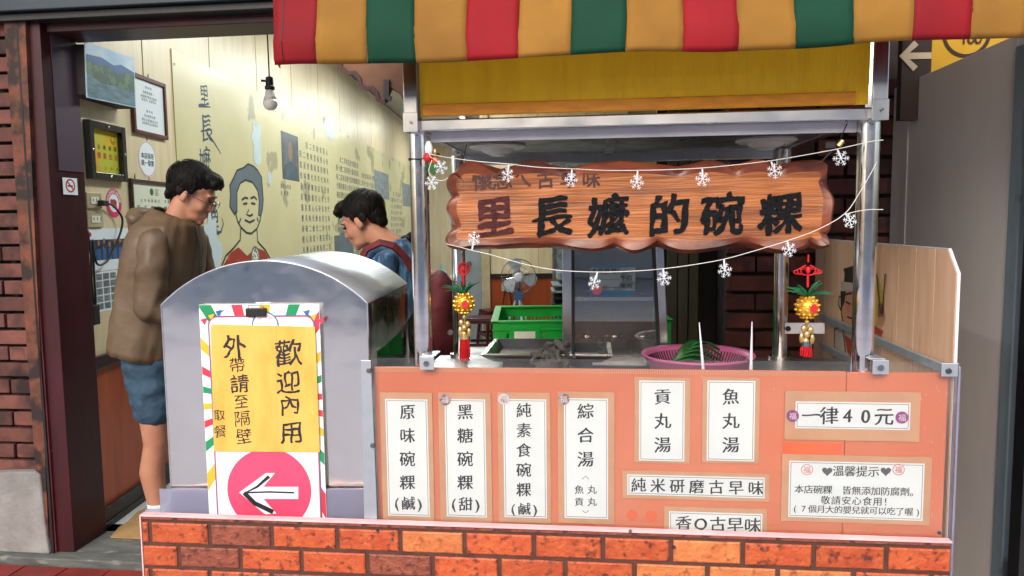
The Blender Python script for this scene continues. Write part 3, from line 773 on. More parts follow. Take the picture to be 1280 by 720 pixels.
# clear acrylic cover with its strips and bolts
ac = in_frame(S, 'acrylic_cover', 'clear acrylic sheet bolted over the orange menu board', 'cover')
VA = .020
acm = MB(); acm.rect(FS(0), uA - .004, zBk - .04, uB + .012, zG, VA, VA + .002); acm.build('sheet', 'acrylic', ac)
MB().rect(FS(0), uB + .0125, zBk - .10, uB + .018, zG - .01, -.02, VA + .003).build('edge_fold', 'acrylic_blue', ac, bevel=.002)
x0 = SV(455.5, 560)[0]
MB().prism(FS(0), [(SV(459, 650)[0], zBk - .03), (uA + .004, zBk - .03), (uA - .001, zG - .006), (SV(455, 455)[0], zG - .006)], VA + .003, VA + .007).build('strip', 'alu', ac, bevel=.001)
for px, py in ((461, 463), (466, 557)):
    c = SV(px, py, -.028); MB().cyl((c[0], -VA - .007, c[1]), (c[0], -VA - .012, c[1]), .0075, .006, n=14).build('bolt', 'bolt', ac)
MB().rect(FS(0), uB - .028, zG - .034, uB + .010, zG - .001, VA + .003, VA + .006).build('corner_tab', 'alu', ac, bevel=.003)
c = (uB - .012, zG - .02); MB().cyl((c[0], -VA - .006, c[1]), (c[0], -VA - .011, c[1]), .0075, .006, n=14).build('bolt', 'bolt', ac)
# clear side wing of the counter on the left, running back beside the hood
mb = MB(); wg = []
for i in range(13):
    t = i / 12; v = .01 + .50 * t; wg.append((v, zG + .012 + .085 * t * t))
mb.prism(lambda a, b, d=0: (uA + .004 + d, a, b), [(.01, zC)] + [(.51, zC)] + wg[::-1], 0, .003); mb.build('side_wing', 'acrylic', ac)

# ---- menu cards
def card(pts, texts, label, border='kraft', inner=None, lshear=.05, badges=(), vdep=.0, extra=None):
    """pts: outer corners (x0,y0,x1,y1) in the picture, laid on the orange board; inner the paper's corners."""
    a0_, b1_ = SV(pts[0], pts[1]); a1_, b0_ = SV(pts[2], pts[3])
    t = in_frame(S, 'menu_card', label, 'menu card', 'menu cards on the orange board')
    b0_ = max(b0_, zBk - .035)
    f = FS(0); e = (a1_ - a0_)
    MB().rect(f, a0_, b0_, a1_, b1_, .001, .0045).build('backing', border, t, bevel=.0006)
    i0, j1 = SV(inner[0], inner[1]); i1, j0 = SV(inner[2], inner[3]); j0 = max(j0, zBk - .033)
    MB().rect(f, i0, j0, i1, j1, .0047, .0054).build('paper', 'paper', t)
    g = .0042; mb = MB()
    for r in ((i0 + g, j0 + g, i1 - g, j0 + g), (i1 - g, j0 + g, i1 - g, j1 - g), (i1 - g, j1 - g, i0 + g, j1 - g), (i0 + g, j1 - g, i0 + g, j0 + g)):
        mb.stroke(f, [(r[0], r[1]), (r[2], r[3])], .0011, .0056, .0059)
    mb.build('border_line', 'ink_line', t)
    tx = MB()
    for s_, mode, p, size, off in texts:
        sz = size / 487.
        if mode == 'c':
            A = SV(p[0], p[1]); B = SV(p[0], p[2])
        else:
            A = SV(p[0], p[1]); B = SV(p[2], p[1]); B = (B[0], A[1] * .5 + B[1] * .5); A = (A[0], B[1])
        for k_, ch in enumerate(s_):
            tt_ = k_ / max(1, len(s_) - 1); big = size > 15
            brush(tx, f, ch, A[0] + (B[0] - A[0]) * tt_, A[1] + (B[1] - A[1]) * tt_, sz, .0062, .007 if big else .004, .010 if big else .004, lshear + .02, .035 if big else .01, xw=.016 if big else .01)
    tx.build('lettering', 'ink', t)
    for px, py, m_ in badges:
        c = SV(px, py); bo = MB().prism(f, circle(c[0], c[1], .0148, 24), .0058, .008).build('badge', m_, t)
        q = MB(); letters(q, f, [('福', c[0], c[1], .019)], .0083, off=.008); q.build('badge_mark', 'white_metal' if m_ != 'badge_light' else 'badge', bo)
    if extra: extra(t, f)
    return t
card((475, 490, 544, 652), [('原味碗粿', 'c', (510, 514, 602), 21, .02), ('(鹹)', 'h', (497, 628, 525), 19, .012)], 'tall menu card reading 原味碗粿 (鹹), leftmost on the orange board', inner=(482, 498, 538, 645))
card((548, 490, 616, 653), [('黑糖碗粿', 'c', (582, 514, 602), 21, .02), ('(甜)', 'h', (568, 629, 597), 19, .012)], 'tall menu card reading 黑糖碗粿 (甜) with a dull round badge', inner=(556, 498, 609, 646), badges=((557, 499, 'badge'),))
card((622, 490, 689, 654), [('純素食碗粿', 'c', (655, 512, 611), 19.5, .02), ('(鹹)', 'h', (642, 635, 669), 17, .012)], 'tall menu card reading 純素食碗粿 (鹹) with a pale round badge', inner=(629, 498, 684, 647), badges=((630, 498, 'badge_light'),))
card((697, 489, 768, 655), [('綜合湯', 'c', (732, 513, 573), 21, .02), ('丸丸', 'c', (740, 611, 626), 12, .008), ('魚貢', 'c', (724, 611, 626), 12, .008), ('︵', 'c', (732, 597, 597), 12, .008)], 'tall menu card reading 綜合湯 with small characters in brackets below', inner=(705, 497, 760, 648), badges=((705, 498, 'badge'),),
     extra=lambda t, f: [MB().stroke(f, [(SV(728, y0)[0], SV(728, y0)[1]), (SV(732, y1)[0], SV(732, y1)[1]), (SV(736, y0)[0], SV(736, y0)[1])], .0014, .0062, .0064).build('bracket_mark', 'ink', t) for y0, y1 in ((598, 594), (637, 640))])
card((793, 471, 862, 579), [('貢丸湯', 'c', (828, 495, 555), 21, .02)], 'short menu card reading 貢丸湯, beside the tall card with bracketed characters', inner=(799, 475, 855, 576))
card((878, 471, 948, 579), [('魚丸湯', 'c', (913, 495, 555), 21, .02)], 'short menu card reading 魚丸湯, beside the price card', inner=(884, 475, 942, 576))
card((778, 587, 961, 627), [('純米研磨古早味', 'h', (798, 607, 944), 19, .02)], 'wide menu card reading 純米研磨古早味', inner=(784, 592, 955, 622))
card((830, 632, 958, 672), [('香Q古早味', 'h', (854, 654, 940), 20.5, .02)], 'wide card reading 香Q古早味, its lower half hidden behind the brick panel', inner=(836, 638, 952, 668))
card((981, 488, 1148, 552), [('一律40元', 'h', (1013, 519, 1104), 23, .02)], 'price card reading 一律40元 with two violet badges', inner=(994, 501, 1136, 537), badges=((990, 519, 'violet'), (1126, 521, 'violet')), lshear=.03)
def notice(t, f):
    hm = MB()
    for px in (1033, 1106):
        c = SV(px, 588); s_ = .0125; P = []
        for k in range(28):
            th = 2 * math.pi * k / 28; P.append((c[0] + s_ * .062 * 16 * math.sin(th) ** 3, c[1] + s_ * .062 * (13 * math.cos(th) - 5 * math.cos(2 * th) - 2 * math.cos(3 * th) - math.cos(4 * th))))
        hm.prism(f, P, .0062, .0068)
    hm.build('heart', 'ink_grey', t)
    for px in (1008, 1122):
        c = SV(px, 586); q = MB(); q.stroke(f, circle(c[0], c[1], .0135, 20), .0016, .0058, .0064, closed=True); letters(q, f, [('福', c[0], c[1], .019)], .0064, off=.0); q.build('stamp', 'stamp_red', t)
card((977, 567, 1161, 656), [('溫馨提示', 'h', (1047, 588, 1091), 14, .012), ('本店碗粿 皆無添加防腐劑。', 'h', (998, 612, 1142), 11.5, .008), ('敬請安心食用！', 'h', (1031, 625, 1109), 11.5, .008), ('(7個月大的嬰兒就可以吃了喔)', 'h', (993, 636.5, 1146), 10.5, .008)],
     'largest white notice card headed 溫馨提示 with grey hearts', inner=(986, 575, 1152, 650), extra=notice)

# ---- brick foam panel across the front, bricks as pieces
bp = in_frame(S, 'brick_panel', 'orange brick patterned panel along the foot of the stall', 'panel')
ul = SV(178, 657, -.045)[0]; ur2 = SV(1189, 660, -.045)[0]
VB = .045
MB().rect(FS(0), ul, .02, ur2, zBk, VB - .014, VB).build('backing', 'foam_joint', bp)
MB().rect(FS(0), ul - .003, zBk - .001, ur2 + .002, zBk + .004, VB - .016, VB + .006).build('top_edge', 'pink_edge', bp, bevel=.001)
MB().rect(FS(0), ul - .004, .02, ul - .0005, zBk, VB - .016, VB + .005).build('side_edge', 'pink_edge', bp)
pitch = .0655; h_ = .0555; Ls = .176
protos = {}
def brk(L_, hh, m_):
    k = (round(L_, 3), round(hh, 3), m_)
    if k in protos: return protos[k]
    b = MB(); e = .0035; r4 = lambda q0, y: [(q0, y, q0 * min(1, hh / .02)), (L_ - q0, y, q0 * min(1, hh / .02)), (L_ - q0, y, hh - q0 * min(1, hh / .02)), (q0, y, hh - q0 * min(1, hh / .02))]
    b.add(r4(0, 0) + r4(0, -.003) + r4(e, -.0055), [(0, 1, 5, 4), (1, 2, 6, 5), (2, 3, 7, 6), (3, 0, 4, 7), (4, 5, 9, 8), (5, 6, 10, 9), (6, 7, 11, 10), (7, 4, 8, 11), (8, 9, 10, 11)])
    o = b.build('brick', m_, bp); protos[k] = (o, [0]); return protos[k]
r = 0; z = zBk - .0025 - .0075 * 0
rows_ = [(zBk - .009, .0075)] + [(zBk - .009 - .009 - h_ - k * pitch, h_) for k in range(10)]
random.seed(21)
kinds_row1 = ['foam_brick', 'foam_brick', 'foam_brick_dark', 'foam_brick', 'foam_brick', 'foam_brick_pale', 'foam_brick', 'foam_brick', 'foam_brick', 'foam_brick_pale', 'foam_brick', 'foam_brick']
for r, (zz, hh) in enumerate(rows_):
    x = ul + .003 + (-.155 if r == 1 else (-.075 if r % 2 == 0 else -.155)); i = 0
    while x < ur2:
        L_ = Ls * random.choice((.97, 1., 1.03)) if 1 <= r <= 3 else Ls
        a0_, a1_ = max(x, ul + .001), min(x + L_ - .012, ur2 - .001)
        if a1_ - a0_ > .01:
            m_ = kinds_row1[i % 12] if r == 1 else random.choice(['foam_brick'] * 8 + ['foam_brick_dark', 'foam_brick_pale'])
            if r == 0: m_ = 'foam_brick_dark'
            o, used = brk(round(a1_ - a0_, 3), hh, m_)
            if used[0]: o = share(o, 'brick', (0, 0, 0), bp)
            used[0] = 1; o.location = (a0_, -VB, zz + random.uniform(-.0006, .0006))
        x += L_; i += 1
for px, py in ((472, 664), (788, 664), (843, 684), (952, 686), (1174, 666), (490, 674)):
    c = SV(px, py, -.05); MB().cyl((c[0], -VB - .004, c[1]), (c[0], -VB - .010, c[1]), .0045, .0035, n=12).build('screw', 'bolt', bp)

# ---- wooden sign with a chiselled live edge
ws = in_frame(S, 'wooden_sign', 'long carved wooden shop sign with a wavy edge and black characters hanging under the canopy', 'sign')
VS = -.005   # face depth
x0, z1_ = SV(557, 203, VS); x1, z0_ = SV(1041, 319, VS)
zc0 = [SV(557, 207, VS)[1], SV(1041, 199, VS)[1]]; zc1 = [SV(557, 312, VS)[1], SV(1041, 316, VS)[1]]
Wd = x1 - x0; cx = (x0 + x1) / 2; zt_ = sum(zc0) / 2; zb_ = sum(zc1) / 2; cz = (zt_ + zb_) / 2; Ht = zt_ - zb_
tilt = math.atan2(((zc0[1] - zc0[0]) + (zc1[1] - zc1[0])) / 2, Wd)
random.seed(5)
def edge_wave(s, per, seed): return noise.noise(Vector((s / per, seed, 0)))
out = []; N1, N2 = 150, 44
for i in range(N1): out.append((-Wd / 2 + Wd * i / N1, Ht / 2, 0))
for i in range(N2): out.append((Wd / 2, Ht / 2 - Ht * i / N2, 1))
for i in range(N1): out.append((Wd / 2 - Wd * i / N1, -Ht / 2, 2))
for i in range(N2): out.append((-Wd / 2, -Ht / 2 + Ht * i / N2, 3))
def nrm(s): return [(0, 1), (1, 0), (0, -1), (-1, 0)][s]
rings = [(0, .5, 0), (.0, 1.0, 0), (.004, 1.0, .6), (.010, .9, 1.0), (.018, .7, .55), (.028, .45, .18), (.040, .2, .0)]
NP = len(out); vs = []
def rad(x, z, s):  # rounded corners
    rc = .045; dx = max(0, abs(x) - (Wd / 2 - rc)); dz = max(0, abs(z) - (Ht / 2 - rc)); d = math.hypot(dx, dz)
    if d > rc: k = rc / d; x = math.copysign(Wd / 2 - rc + dx * k, x); z = math.copysign(Ht / 2 - rc + dz * k, z)
    return x, z
THK = .035
for ri, (ins, wk, bu) in enumerate(rings):
    for i, (x, z, s) in enumerate(out):
        X, Z = rad(x, z, s)
        cdx, cdz = X - max(-Wd / 2 + .05, min(Wd / 2 - .05, X)), Z - max(-Ht / 2 + .05, min(Ht / 2 - .05, Z))
        l = math.hypot(cdx, cdz); nx, nz_ = (cdx / l, cdz / l) if l > 1e-6 else nrm(s)
        sarc = i * .0075
        scal = abs(math.sin(sarc * 16 + 2.2 * noise.noise(Vector((sarc * 2.1, 3, 0))) * 2))
        wv = (-.018 + .024 * scal + .007 * noise.noise(Vector((sarc * 9, 1, 0)))) * (1.15 if s in (1, 3) else 1)
        if s in (1, 3): wv += .006 * math.sin(Z * 62)
        o_ = wv * wk - ins
        dep = 0 if ri == 0 else THK - .006 + (.016 * bu * (scal - .35)) - (.014 if ri == 1 else 0) - (.006 if ri == 2 else 0)
        vs.append(Vector((X + nx * o_, 0, Z + nz_ * o_)) + Vector((0, -dep, 0)))
fs = []
for ri in range(len(rings) - 1):
    fs += [(ri * NP + k, ri * NP + (k + 1) % NP, (ri + 1) * NP + (k + 1) % NP, (ri + 1) * NP + k) for k in range(NP)]
fs2 = tuple((len(rings) - 1) * NP + k for k in range(NP))
mtx = Matrix.Translation((cx, -VS * 0 + VS + THK - .006 + 0, cz)) @ Matrix.Rotation(-tilt, 4, 'Y')
mb = MB(); mb.cur = 1; mb.add([mtx @ v for v in vs], fs); mb.cur = 0; mb.f.append(fs2); mb.mi.append(0); mb.f.append(tuple(range(NP))[::-1]); mb.mi.append(1)
# the last ring's band belongs to the face
cnt = len(rings) - 2
for k in range(NP): mb.mi[cnt * NP + k] = 0
bd_ = mb.build('board', ['wood_sign', 'wood_edge'], ws); bd_.data.shade_smooth(); bd_.data.set_sharp_from_angle(angle=R(26))
f = lambda a, b, d=0: tuple(mtx @ Vector((a, -(THK - .006) - d, b)))
def WL(px, py):   # picture point to sign face coordinates
    a, b = SV(px, py, VS); p = mtx.inverted() @ Vector((a, VS, b)); return p.x, p.z
for ch, px, m_ in zip('里長嬤的碗粿', (617, 690, 760, 836, 903, 976), ('carve_wine',) + ('carve_black',) * 5):
    py = 271 + (px - 617) * -.010; a, b = WL(px, py); b -= .0
    q = MB(); brush(q, f, ch, a, b, .106, .0004, .026, .030, .12, .045, .0028)
    q.build('character', m_, ws)
for ch, px, sz in zip('懷念ㄟ古早味', (603, 628, 654, 682, 711, 739), (.052, .05, .045, .044, .044, .044)):
    a, b = WL(px, 225 - (px - 600) * .01); q = MB(); brush(q, f, ch, a, b, sz * 1.06, .0004, .020, .012, .10, .03, .001); q.build('character', 'carve_red', ws)
for px, py in ((578, 214), (1010, 204), (1012, 300)):
    a, b = WL(px, py); q = MB(); q.prism(f, circle(a, b, .0032, 12), -.001, .0006); q.build('screw_hole', 'cable_black', ws)
# wire hook at the right
for (px, py, px2, py2) in ((1035, 180, 1066, 150),):
    A = SV(px - 10, py + 24, -.03); B = SV(px2, py2 + 2, .0)
    MB().tube([(A[0], -.03, A[1]), ((A[0] + B[0]) / 2, -.02, (A[1] + B[1]) / 2 - .008), (B[0], .04, B[1])], .0014, 6).build('hanging_wire', 'cable_black', ws)
a = SV(578, 205, .02); MB().tube([(a[0], .02, a[1]), (a[0] + .01, .03, zq - .03)], .0014, 6).build('hanging_wire', 'cable_black', ws)
q = MB(); a = SV(1037, 182, -.02); q.box(a[0] - .012, a[0] + .012, -.03, -.02, a[1] - .008, a[1] + .008); q.build('clamp', 'cable_black', ws, bevel=.002)
q = MB(); a = SV(1046, 180, -.02); q.cyl((a[0], -.03, a[1] - .006), (a[0] + .01, -.03, a[1] + .006), .006, n=10); q.build('clamp', 'gold_pale', ws)

# ---- side panel of wood print planks with the painted cook
spn = in_frame(S, 'plank_side_panel', 'light wood plank side panel with a painted cook holding chopsticks', 'side panel')
UP = uB + .010
def PVv(px, py): return S.u(px, py, UP)
yn, zn = PVv(1193, 400)[0], PVv(1180, 307)[1]
vn = max(-.02, yn); vf = PVv(1019, 330)[0]
zt2 = S.u(1120, 307, UP)[1]
nplk = 10; wpl = (vf - vn) / nplk
for i in range(nplk):
    a0_ = vn + i * wpl; a1_ = a0_ + wpl - .004
    top = zt2 + .0
    P = [(a0_, .60), (a1_, .60), (a1_, top), (a0_, top)]
    if i == 0: P = [(a0_, .60), (a1_, .60), (a1_, top), (a0_ + .048, top), (a0_, top - .055)]
    q = MB(); q.prism(lambda a, b, d=0: (UP + d, a, b), P, 0, .006); o = q.build('plank', 'plank', spn)
MB().prism(lambda a, b, d=0: (UP + d, a, b), [(vn, .6), (vf, .6), (vf, zt2 - .001), (vn + .049, zt2 - .001), (vn, zt2 - .056)], .0062, .008).build('backing', 'cable_black', spn)
MB().stroke(lambda a, b, d=0: (UP + .001 + d, a, b), [(vn - .003, .6), (vn - .003, zt2 - .055), (vn + .047, zt2 + .002), (vf, zt2 + .002)], .003, .0, .007).build('white_edge', 'white_metal', spn)
fp = lambda a, b, d=0: (UP - d, a, b)
def PP(*pts): return [PVv(x, y) for x, y in pts]
q = MB(); c = PVv(1078, 378); q.prism(fp, circle(c[0], c[1], .19, 40, .125), .0004, .0008); q.build('sun_disc', 'chef_sun', spn)
q = MB(); q.prism(fp, PP((1052, 378), (1054, 362), (1090, 362), (1090, 400), (1086, 412), (1072, 422), (1056, 410), (1053, 395)), .001, .0014); q.build('face', 'chef_skin', spn)
q = MB(); q.prism(fp, PP((1052, 352), (1068, 347), (1090, 350), (1090, 362), (1052, 364)), .0016, .002); q.build('headband', 'chef_white', spn)
q = MB(); q.prism(fp, PP((1055, 336), (1068, 332), (1088, 335), (1092, 342), (1090, 352), (1080, 350), (1070, 354), (1056, 352), (1057, 342)), .0022, .0026); q.prism(fp, PP((1052, 364), (1058, 364), (1056, 378), (1052, 388)), .0022, .0026); q.build('hair', 'chef_line', spn)
q = MB(); c = PVv(1061, 384); q.prism(fp, circle(c[0], c[1], .02, 16, .016), .0016, .002); q.build('cheek', 'chef_cheek', spn)
q = MB(); q.prism(fp, PP((1044, 470), (1044, 412), (1054, 405), (1072, 424), (1092, 410), (1098, 420), (1098, 470)), .001, .0014); q.build('coat', 'chef_white', spn)
q = MB(); q.prism(fp, PP((1056, 418), (1070, 428), (1066, 450), (1060, 440)), .0016, .002); q.build('collar', 'dress_red', spn)
q = MB()
for L_ in (((1052, 364), (1053, 395), (1057, 411), (1072, 422), (1086, 412)), ((1052, 372), (1050, 370), (1049, 380), (1052, 388)), ((1086, 376), (1091, 375), (1091, 384), (1087, 392)), ((1058, 368), (1066, 366)), ((1058, 377), (1064, 380)), ((1060, 396), (1066, 398)), ((1044, 470), (1044, 412), (1054, 405)), ((1054, 406), (1058, 440)), ((1090, 408), (1097, 425))):
    q.stroke(fp, PP(*L_), .006, .0028, .0032)
q.build('outline', 'chef_line', spn)
q = MB(); q.prism(fp, PP((1096, 406), (1098, 400), (1099, 384), (1102, 378), (1106, 384), (1107, 398), (1104, 408)), .001, .0014); q.build('hand', 'chef_skin', spn)
q = MB(); q.prism(fp, PP((1093, 406), (1105, 414), (1102, 420), (1091, 414)), .0016, .002); q.build('cuff', 'dress_red', spn)
q = MB(); q.stroke(fp, PP((1097, 342), (1102, 392)), .007, .003, .0034); q.stroke(fp, PP((1108, 342), (1104, 392)), .007, .003, .0034)
for x in (1099.5, 1101.5, 1103.6, 1105.6): q.stroke(fp, PP((x, 379), (x, 396)), .003, .0036, .004)
q.build('chopsticks', 'chef_line', spn)
# grey rails fixed before the side panel
for (p, q_) in (((1023, 401), (1168, 448)), ((1022, 430), (1070, 452))):
    U = uB - .012
    A = S.u(p[0], p[1], U); B = S.u(q_[0], q_[1], U); zz = A[1] * .5 + B[1] * .5 if p[1] < 420 else A[1]
    MB().box(U, U + .012, .0 if p[1] < 420 else .05, min(A[0], 1.0), zz - .012, zz + .012).build('rail', 'alu', stall, bevel=.002)
# ================================================================== awning with striped valance
AW = Fr(0, 1.66, -5.8)
aw = in_frame(AW, 'awning', 'red, yellow and green striped cloth awning over the stall', 'awning')
bx = [345, 398, 460, 519, 583, 648, 714, 783, 853, 922, 993, 1066, 1140, 1213, 1282, 1352, 1425]
us = [AW.v(b, 83 - (b - 345) * .0386, 0)[0] for b in bx]
zb0 = AW.v(345, 83, 0)[1]; zb1 = AW.v(1280, 47, 0)[1]; zav = (zb0 + zb1) / 2
cols = ['red_cloth', 'yellow_cloth', 'green_cloth', 'yellow_cloth']
prof = [(.012, .006, .2), (.002, .0, .3), (.0, .012, .5), (-.002, .05, .8), (.006, .075, 1), (.022, .16, 1.2), (.040, .25, 1), (.055, .33, .3), (.25, .42, 0), (1.0, .62, 0), (1.78, .80, 0)]
def aw_pt(u, j):
    dv, dz, k = prof[j]
    zl_ = zb0 + (zb1 - zb0) * (u - us[0]) / (us[14] - us[0])
    wv = .010 * k * math.sin(u * 5.1 + 1) + .022 * k * noise.noise(Vector((u * 3.2 + dz * 2.5, dz * 4, 3))) + .008 * k * noise.noise(Vector((u * 9 - dz * 6, dz * 9, 8)))
    lip = (.004 * math.sin(u * 9) + .004 * noise.noise(Vector((u * 6, 2, 0)))) * (1 - min(1, dz * 8))
    return (u, dv + wv, (zl_ if j < 8 else zav) + dz + lip)
for i in range(len(us) - 1):
    n = 8; q = MB(); vs = [aw_pt(us[i] + (us[i + 1] - us[i]) * t / n - (.002 * math.sin(j * 1.1 + i) if 0 < j < 8 else 0), j) for t in range(n + 1) for j in range(len(prof))]
    nj = len(prof)
    q.add(vs, [(t * nj + j, (t + 1) * nj + j, (t + 1) * nj + j + 1, t * nj + j + 1) for t in range(n) for j in range(nj - 1)])
    o = q.build('stripe', cols[i % 4], aw, smooth=True)
    s_ = o.modifiers.new('solid', 'SOLIDIFY'); s_.thickness = .0015; s_.offset = 1
# turned back left end and the hem seam
q = MB(); u = us[0]
zz = zb0
q.add([(u, .02, zz), (u - .016, .03, zz + .02), (u - .02, .05, zz + .35), (u - .0, .03, zz + .33), (u - .10, .5, zz + .30), (u - .06, .5, zz + .5)], [(0, 1, 2, 3), (1, 4, 5, 2)])
o = q.build('end_fold', 'red_cloth', aw); s_ = o.modifiers.new('solid', 'SOLIDIFY'); s_.thickness = .002
MB().tube([(us[0] + .021, aw_pt(us[0] + .02, j)[1] - .002, aw_pt(us[0] + .02, j)[2]) for j in range(8)], .0012, 5).build('seam', 'maroon', aw)
MB().cyl((us[0], .05, zav + .33), (us[-1], .05, zav + .33), .014).build('frame_tube', 'steel', aw)
for u in (us[0] + .05, us[-1] - .1):
    MB().cyl((u, .05, zav + .33), (u, 1.76, zav + .74), .012).build('arm', 'steel', aw)

# carved brown board hanging behind the awning, left of the posts
HB = Fr(0, 2.55, -6)
hb = in_frame(HB, 'carved_board', 'dark brown carved wooden board with a wavy red edge hanging behind the awning', 'hanging board')
pts = [HB.v(x, y) for x, y in ((424, 60), (426, 84), (436, 92), (444, 91), (449, 97), (451, 106), (458, 111), (466, 110), (471, 117), (473, 125), (478, 128), (482, 127), (488, 110), (500, 118), (504, 128), (509, 124), (512, 60))]
MB().prism(HB.front(0), pts, -.03, 0).build('board', 'wood_dark', hb, bevel=.004)
MB().stroke(HB.front(0), pts[:12], .014, -.002, .006).build('red_rim', 'maroon', hb)
MB().stroke(HB.front(0), [HB.v(x, y) for x, y in ((484, 100), (484, 122), (490, 124))], .02, .003, .012).build('iron_hook', 'cable_black', hb)

# ================================================================== steel hood box (frame H)
hd = in_frame(H, 'steel_hood', 'stainless steel box with an arched lid beside the stall', 'steel hood')
def HV(px, py, v=0.): return H.v(px, py, v)
hx0, hz0 = HV(202, 381); hx1, hz1 = HV(459, 379)
hz = (hz0 + hz1) / 2
ax, az = HV(333, 326); dep = .66; base = .60
arc = []; na = 30
half = (hx1 - hx0) / 2; sag = az - hz; Rr = (half * half + sag * sag) / (2 * sag); mid = (hx0 + hx1) / 2
for i in range(na + 1):
    x = -half + 2 * half * i / na; arc.append((mid + x, hz + math.sqrt(Rr * Rr - x * x) - (Rr - sag)))
outl = [(hx0, base), (hx1, base)] + arc[::-1]
q = MB(); q.prism(lambda a, b, d=0: (a, -d, b), outl, -.004, 0); q.build('front_sheet', 'steel_hood', hd)
q = MB(); vs = []
for a, b in arc: vs += [(a, .0045, b), (a, dep, b)]
q.add(vs, [(2 * i, 2 * i + 2, 2 * i + 3, 2 * i + 1) for i in range(na)]); o = q.build('lid', 'steel_lid', hd, smooth=True); s_ = o.modifiers.new('s', 'SOLIDIFY'); s_.thickness = .002
MB().box(hx1 - .002, hx1, .005, dep, base, hz1 - .002).build('side_sheet', 'steel_hood', hd)
MB().box(hx0, hx0 + .002, .005, dep, base, hz0 - .002).build('side_sheet', 'steel_hood', hd)
MB().tube([(hx1 + .0005, -.001, base), (hx1 + .0005, -.001, hz)] , .0022, 6).build('edge_bead', 'steel_tube', hd)
MB().tube([(hx0 - .0005, -.001, base), (hx0 - .0005, -.001, hz)] + [(a, -.001, b) for a, b in arc] + [(hx1, -.001, hz)], .0018, 6).build('edge_bead', 'steel_tube', hd)
MB().box(hx0 + .01, hx1 - .01, .01, dep, .05, base).build('lower_body', 'steel_dull', hd, bevel=.004)
MB().box(hx0, hx1, dep - .002, dep, base, hz).build('back_sheet', 'steel_dull', hd)
zc_ = HV(300, 612, -.02)[1]
MB().rect(H.front(0), HV(204, 640)[0] , base, HV(458, 640)[0], zc_, .012, .015).build('clear_strip', 'acrylic_blue', hd)
MB().rect(H.front(0), HV(186, 650)[0] , base, HV(205, 650)[0], HV(200, 634)[1], .012, .016).build('clear_strip', 'acrylic_blue', hd)

# poster with coloured rays, pink arrow disc
ps = in_frame(H, 'poster_board', 'white poster with coloured rays and a pink arrow disc on the steel hood', 'poster')
f = H.front(0)
p0 = HV(252, 380); p1 = HV(411, 655)
pb_ = HV(300, 660)[1]
d0 = .018
MB().rect(f, p0[0], pb_, p1[0], p0[1], .0165, d0).build('sheet', 'sign_white', ps, bevel=.0008)
cxp, czp = (p0[0] + p1[0]) / 2, HV(330, 500)[1]
# rays clipped to the sheet, fanning out from its middle
def clip(poly, x0, z0, x1, z1):
    for ax, val, sgn in ((0, x0, 1), (0, x1, -1), (1, z0, 1), (1, z1, -1)):
        res = []
        for i in range(len(poly)):
            a, b = poly[i], poly[(i + 1) % len(poly)]; ia = (a[ax] - val) * sgn >= 0; ib = (b[ax] - val) * sgn >= 0
            if ia: res.append(a)
            if ia != ib: t = (val - a[ax]) / (b[ax] - a[ax]); res.append((a[0] + (b[0] - a[0]) * t, a[1] + (b[1] - a[1]) * t))
        poly = res
        if len(poly) < 3: return None
    return poly
cl_ = ['ray_red', 'ray_green', 'ray_yellow']
ng = 0
acc = {k: MB() for k in cl_}
for i in range(44):
    th = 2 * math.pi * (i + .2) / 44; dt = 2 * math.pi / 44 * .46
    if i % 2: continue
    P = clip([(cxp, czp), (cxp + .6 * math.cos(th), czp + .6 * math.sin(th)), (cxp + .6 * math.cos(th + dt * 1.6), czp + .6 * math.sin(th + dt * 1.6))], p0[0] + .001, pb_, p1[0] - .001, p0[1] - .001)
    if P: acc[cl_[(i // 2) % 3]].prism(f, P, d0, d0 + .0004 + .00002 * i)
for k in cl_: acc[k].build('ray', k, ps)
def rrect(x0, z0, x1, z1, r, n=6):
    P = []
    for cx_, cz_, a0 in ((x1 - r, z1 - r, 0), (x0 + r, z1 - r, 90), (x0 + r, z0 + r, 180), (x1 - r, z0 + r, 270)):
        for k in range(n + 1): th = R(a0 + 90 * k / n); P.append((cx_ + r * math.cos(th), cz_ + r * math.sin(th)))
    return P
i0 = HV(265, 395); i1 = HV(404, 660)
MB().prism(f, rrect(i0[0] - .004, i1[1] - .05, i1[0] + .004, i0[1] + .003, .026), d0 + .0016, d0 + .0022).build('outer_border', 'ray_blue', ps)
MB().prism(f, rrect(i0[0] - .0015, i1[1] - .05, i1[0] + .0015, i0[1] + .0005, .024), d0 + .0024, d0 + .0028).build('red_border', 'ray_red', ps)
MB().prism(f, rrect(i0[0] + .001, i1[1] - .05, i1[0] - .001, i0[1] - .002, .023), d0 + .003, d0 + .0036).build('inner_panel', 'sign_white', ps)
for o in ps.children:
    pass
c = HV(335, 400)
MB().prism(f, [q_ for q_ in circle(c[0], c[1] - .012, .038, 30) if q_[1] > c[1] - .02], d0 + .0038, d0 + .0042).build('round_top', 'ray_blue', ps)
MB().prism(f, [q_ for q_ in circle(c[0], c[1] - .012, .034, 30) if q_[1] > c[1] - .02], d0 + .0044, d0 + .0048).build('round_top', 'sign_white', ps)
q = MB()
for k in range(5): th = R(130 - k * 20); letters(q, f, [('古早味古早'[k], c[0] + .026 * math.cos(th), c[1] - .012 + .026 * math.sin(th), .013)], d0 + .005)
q.build('round_lettering', 'stamp_red', ps)
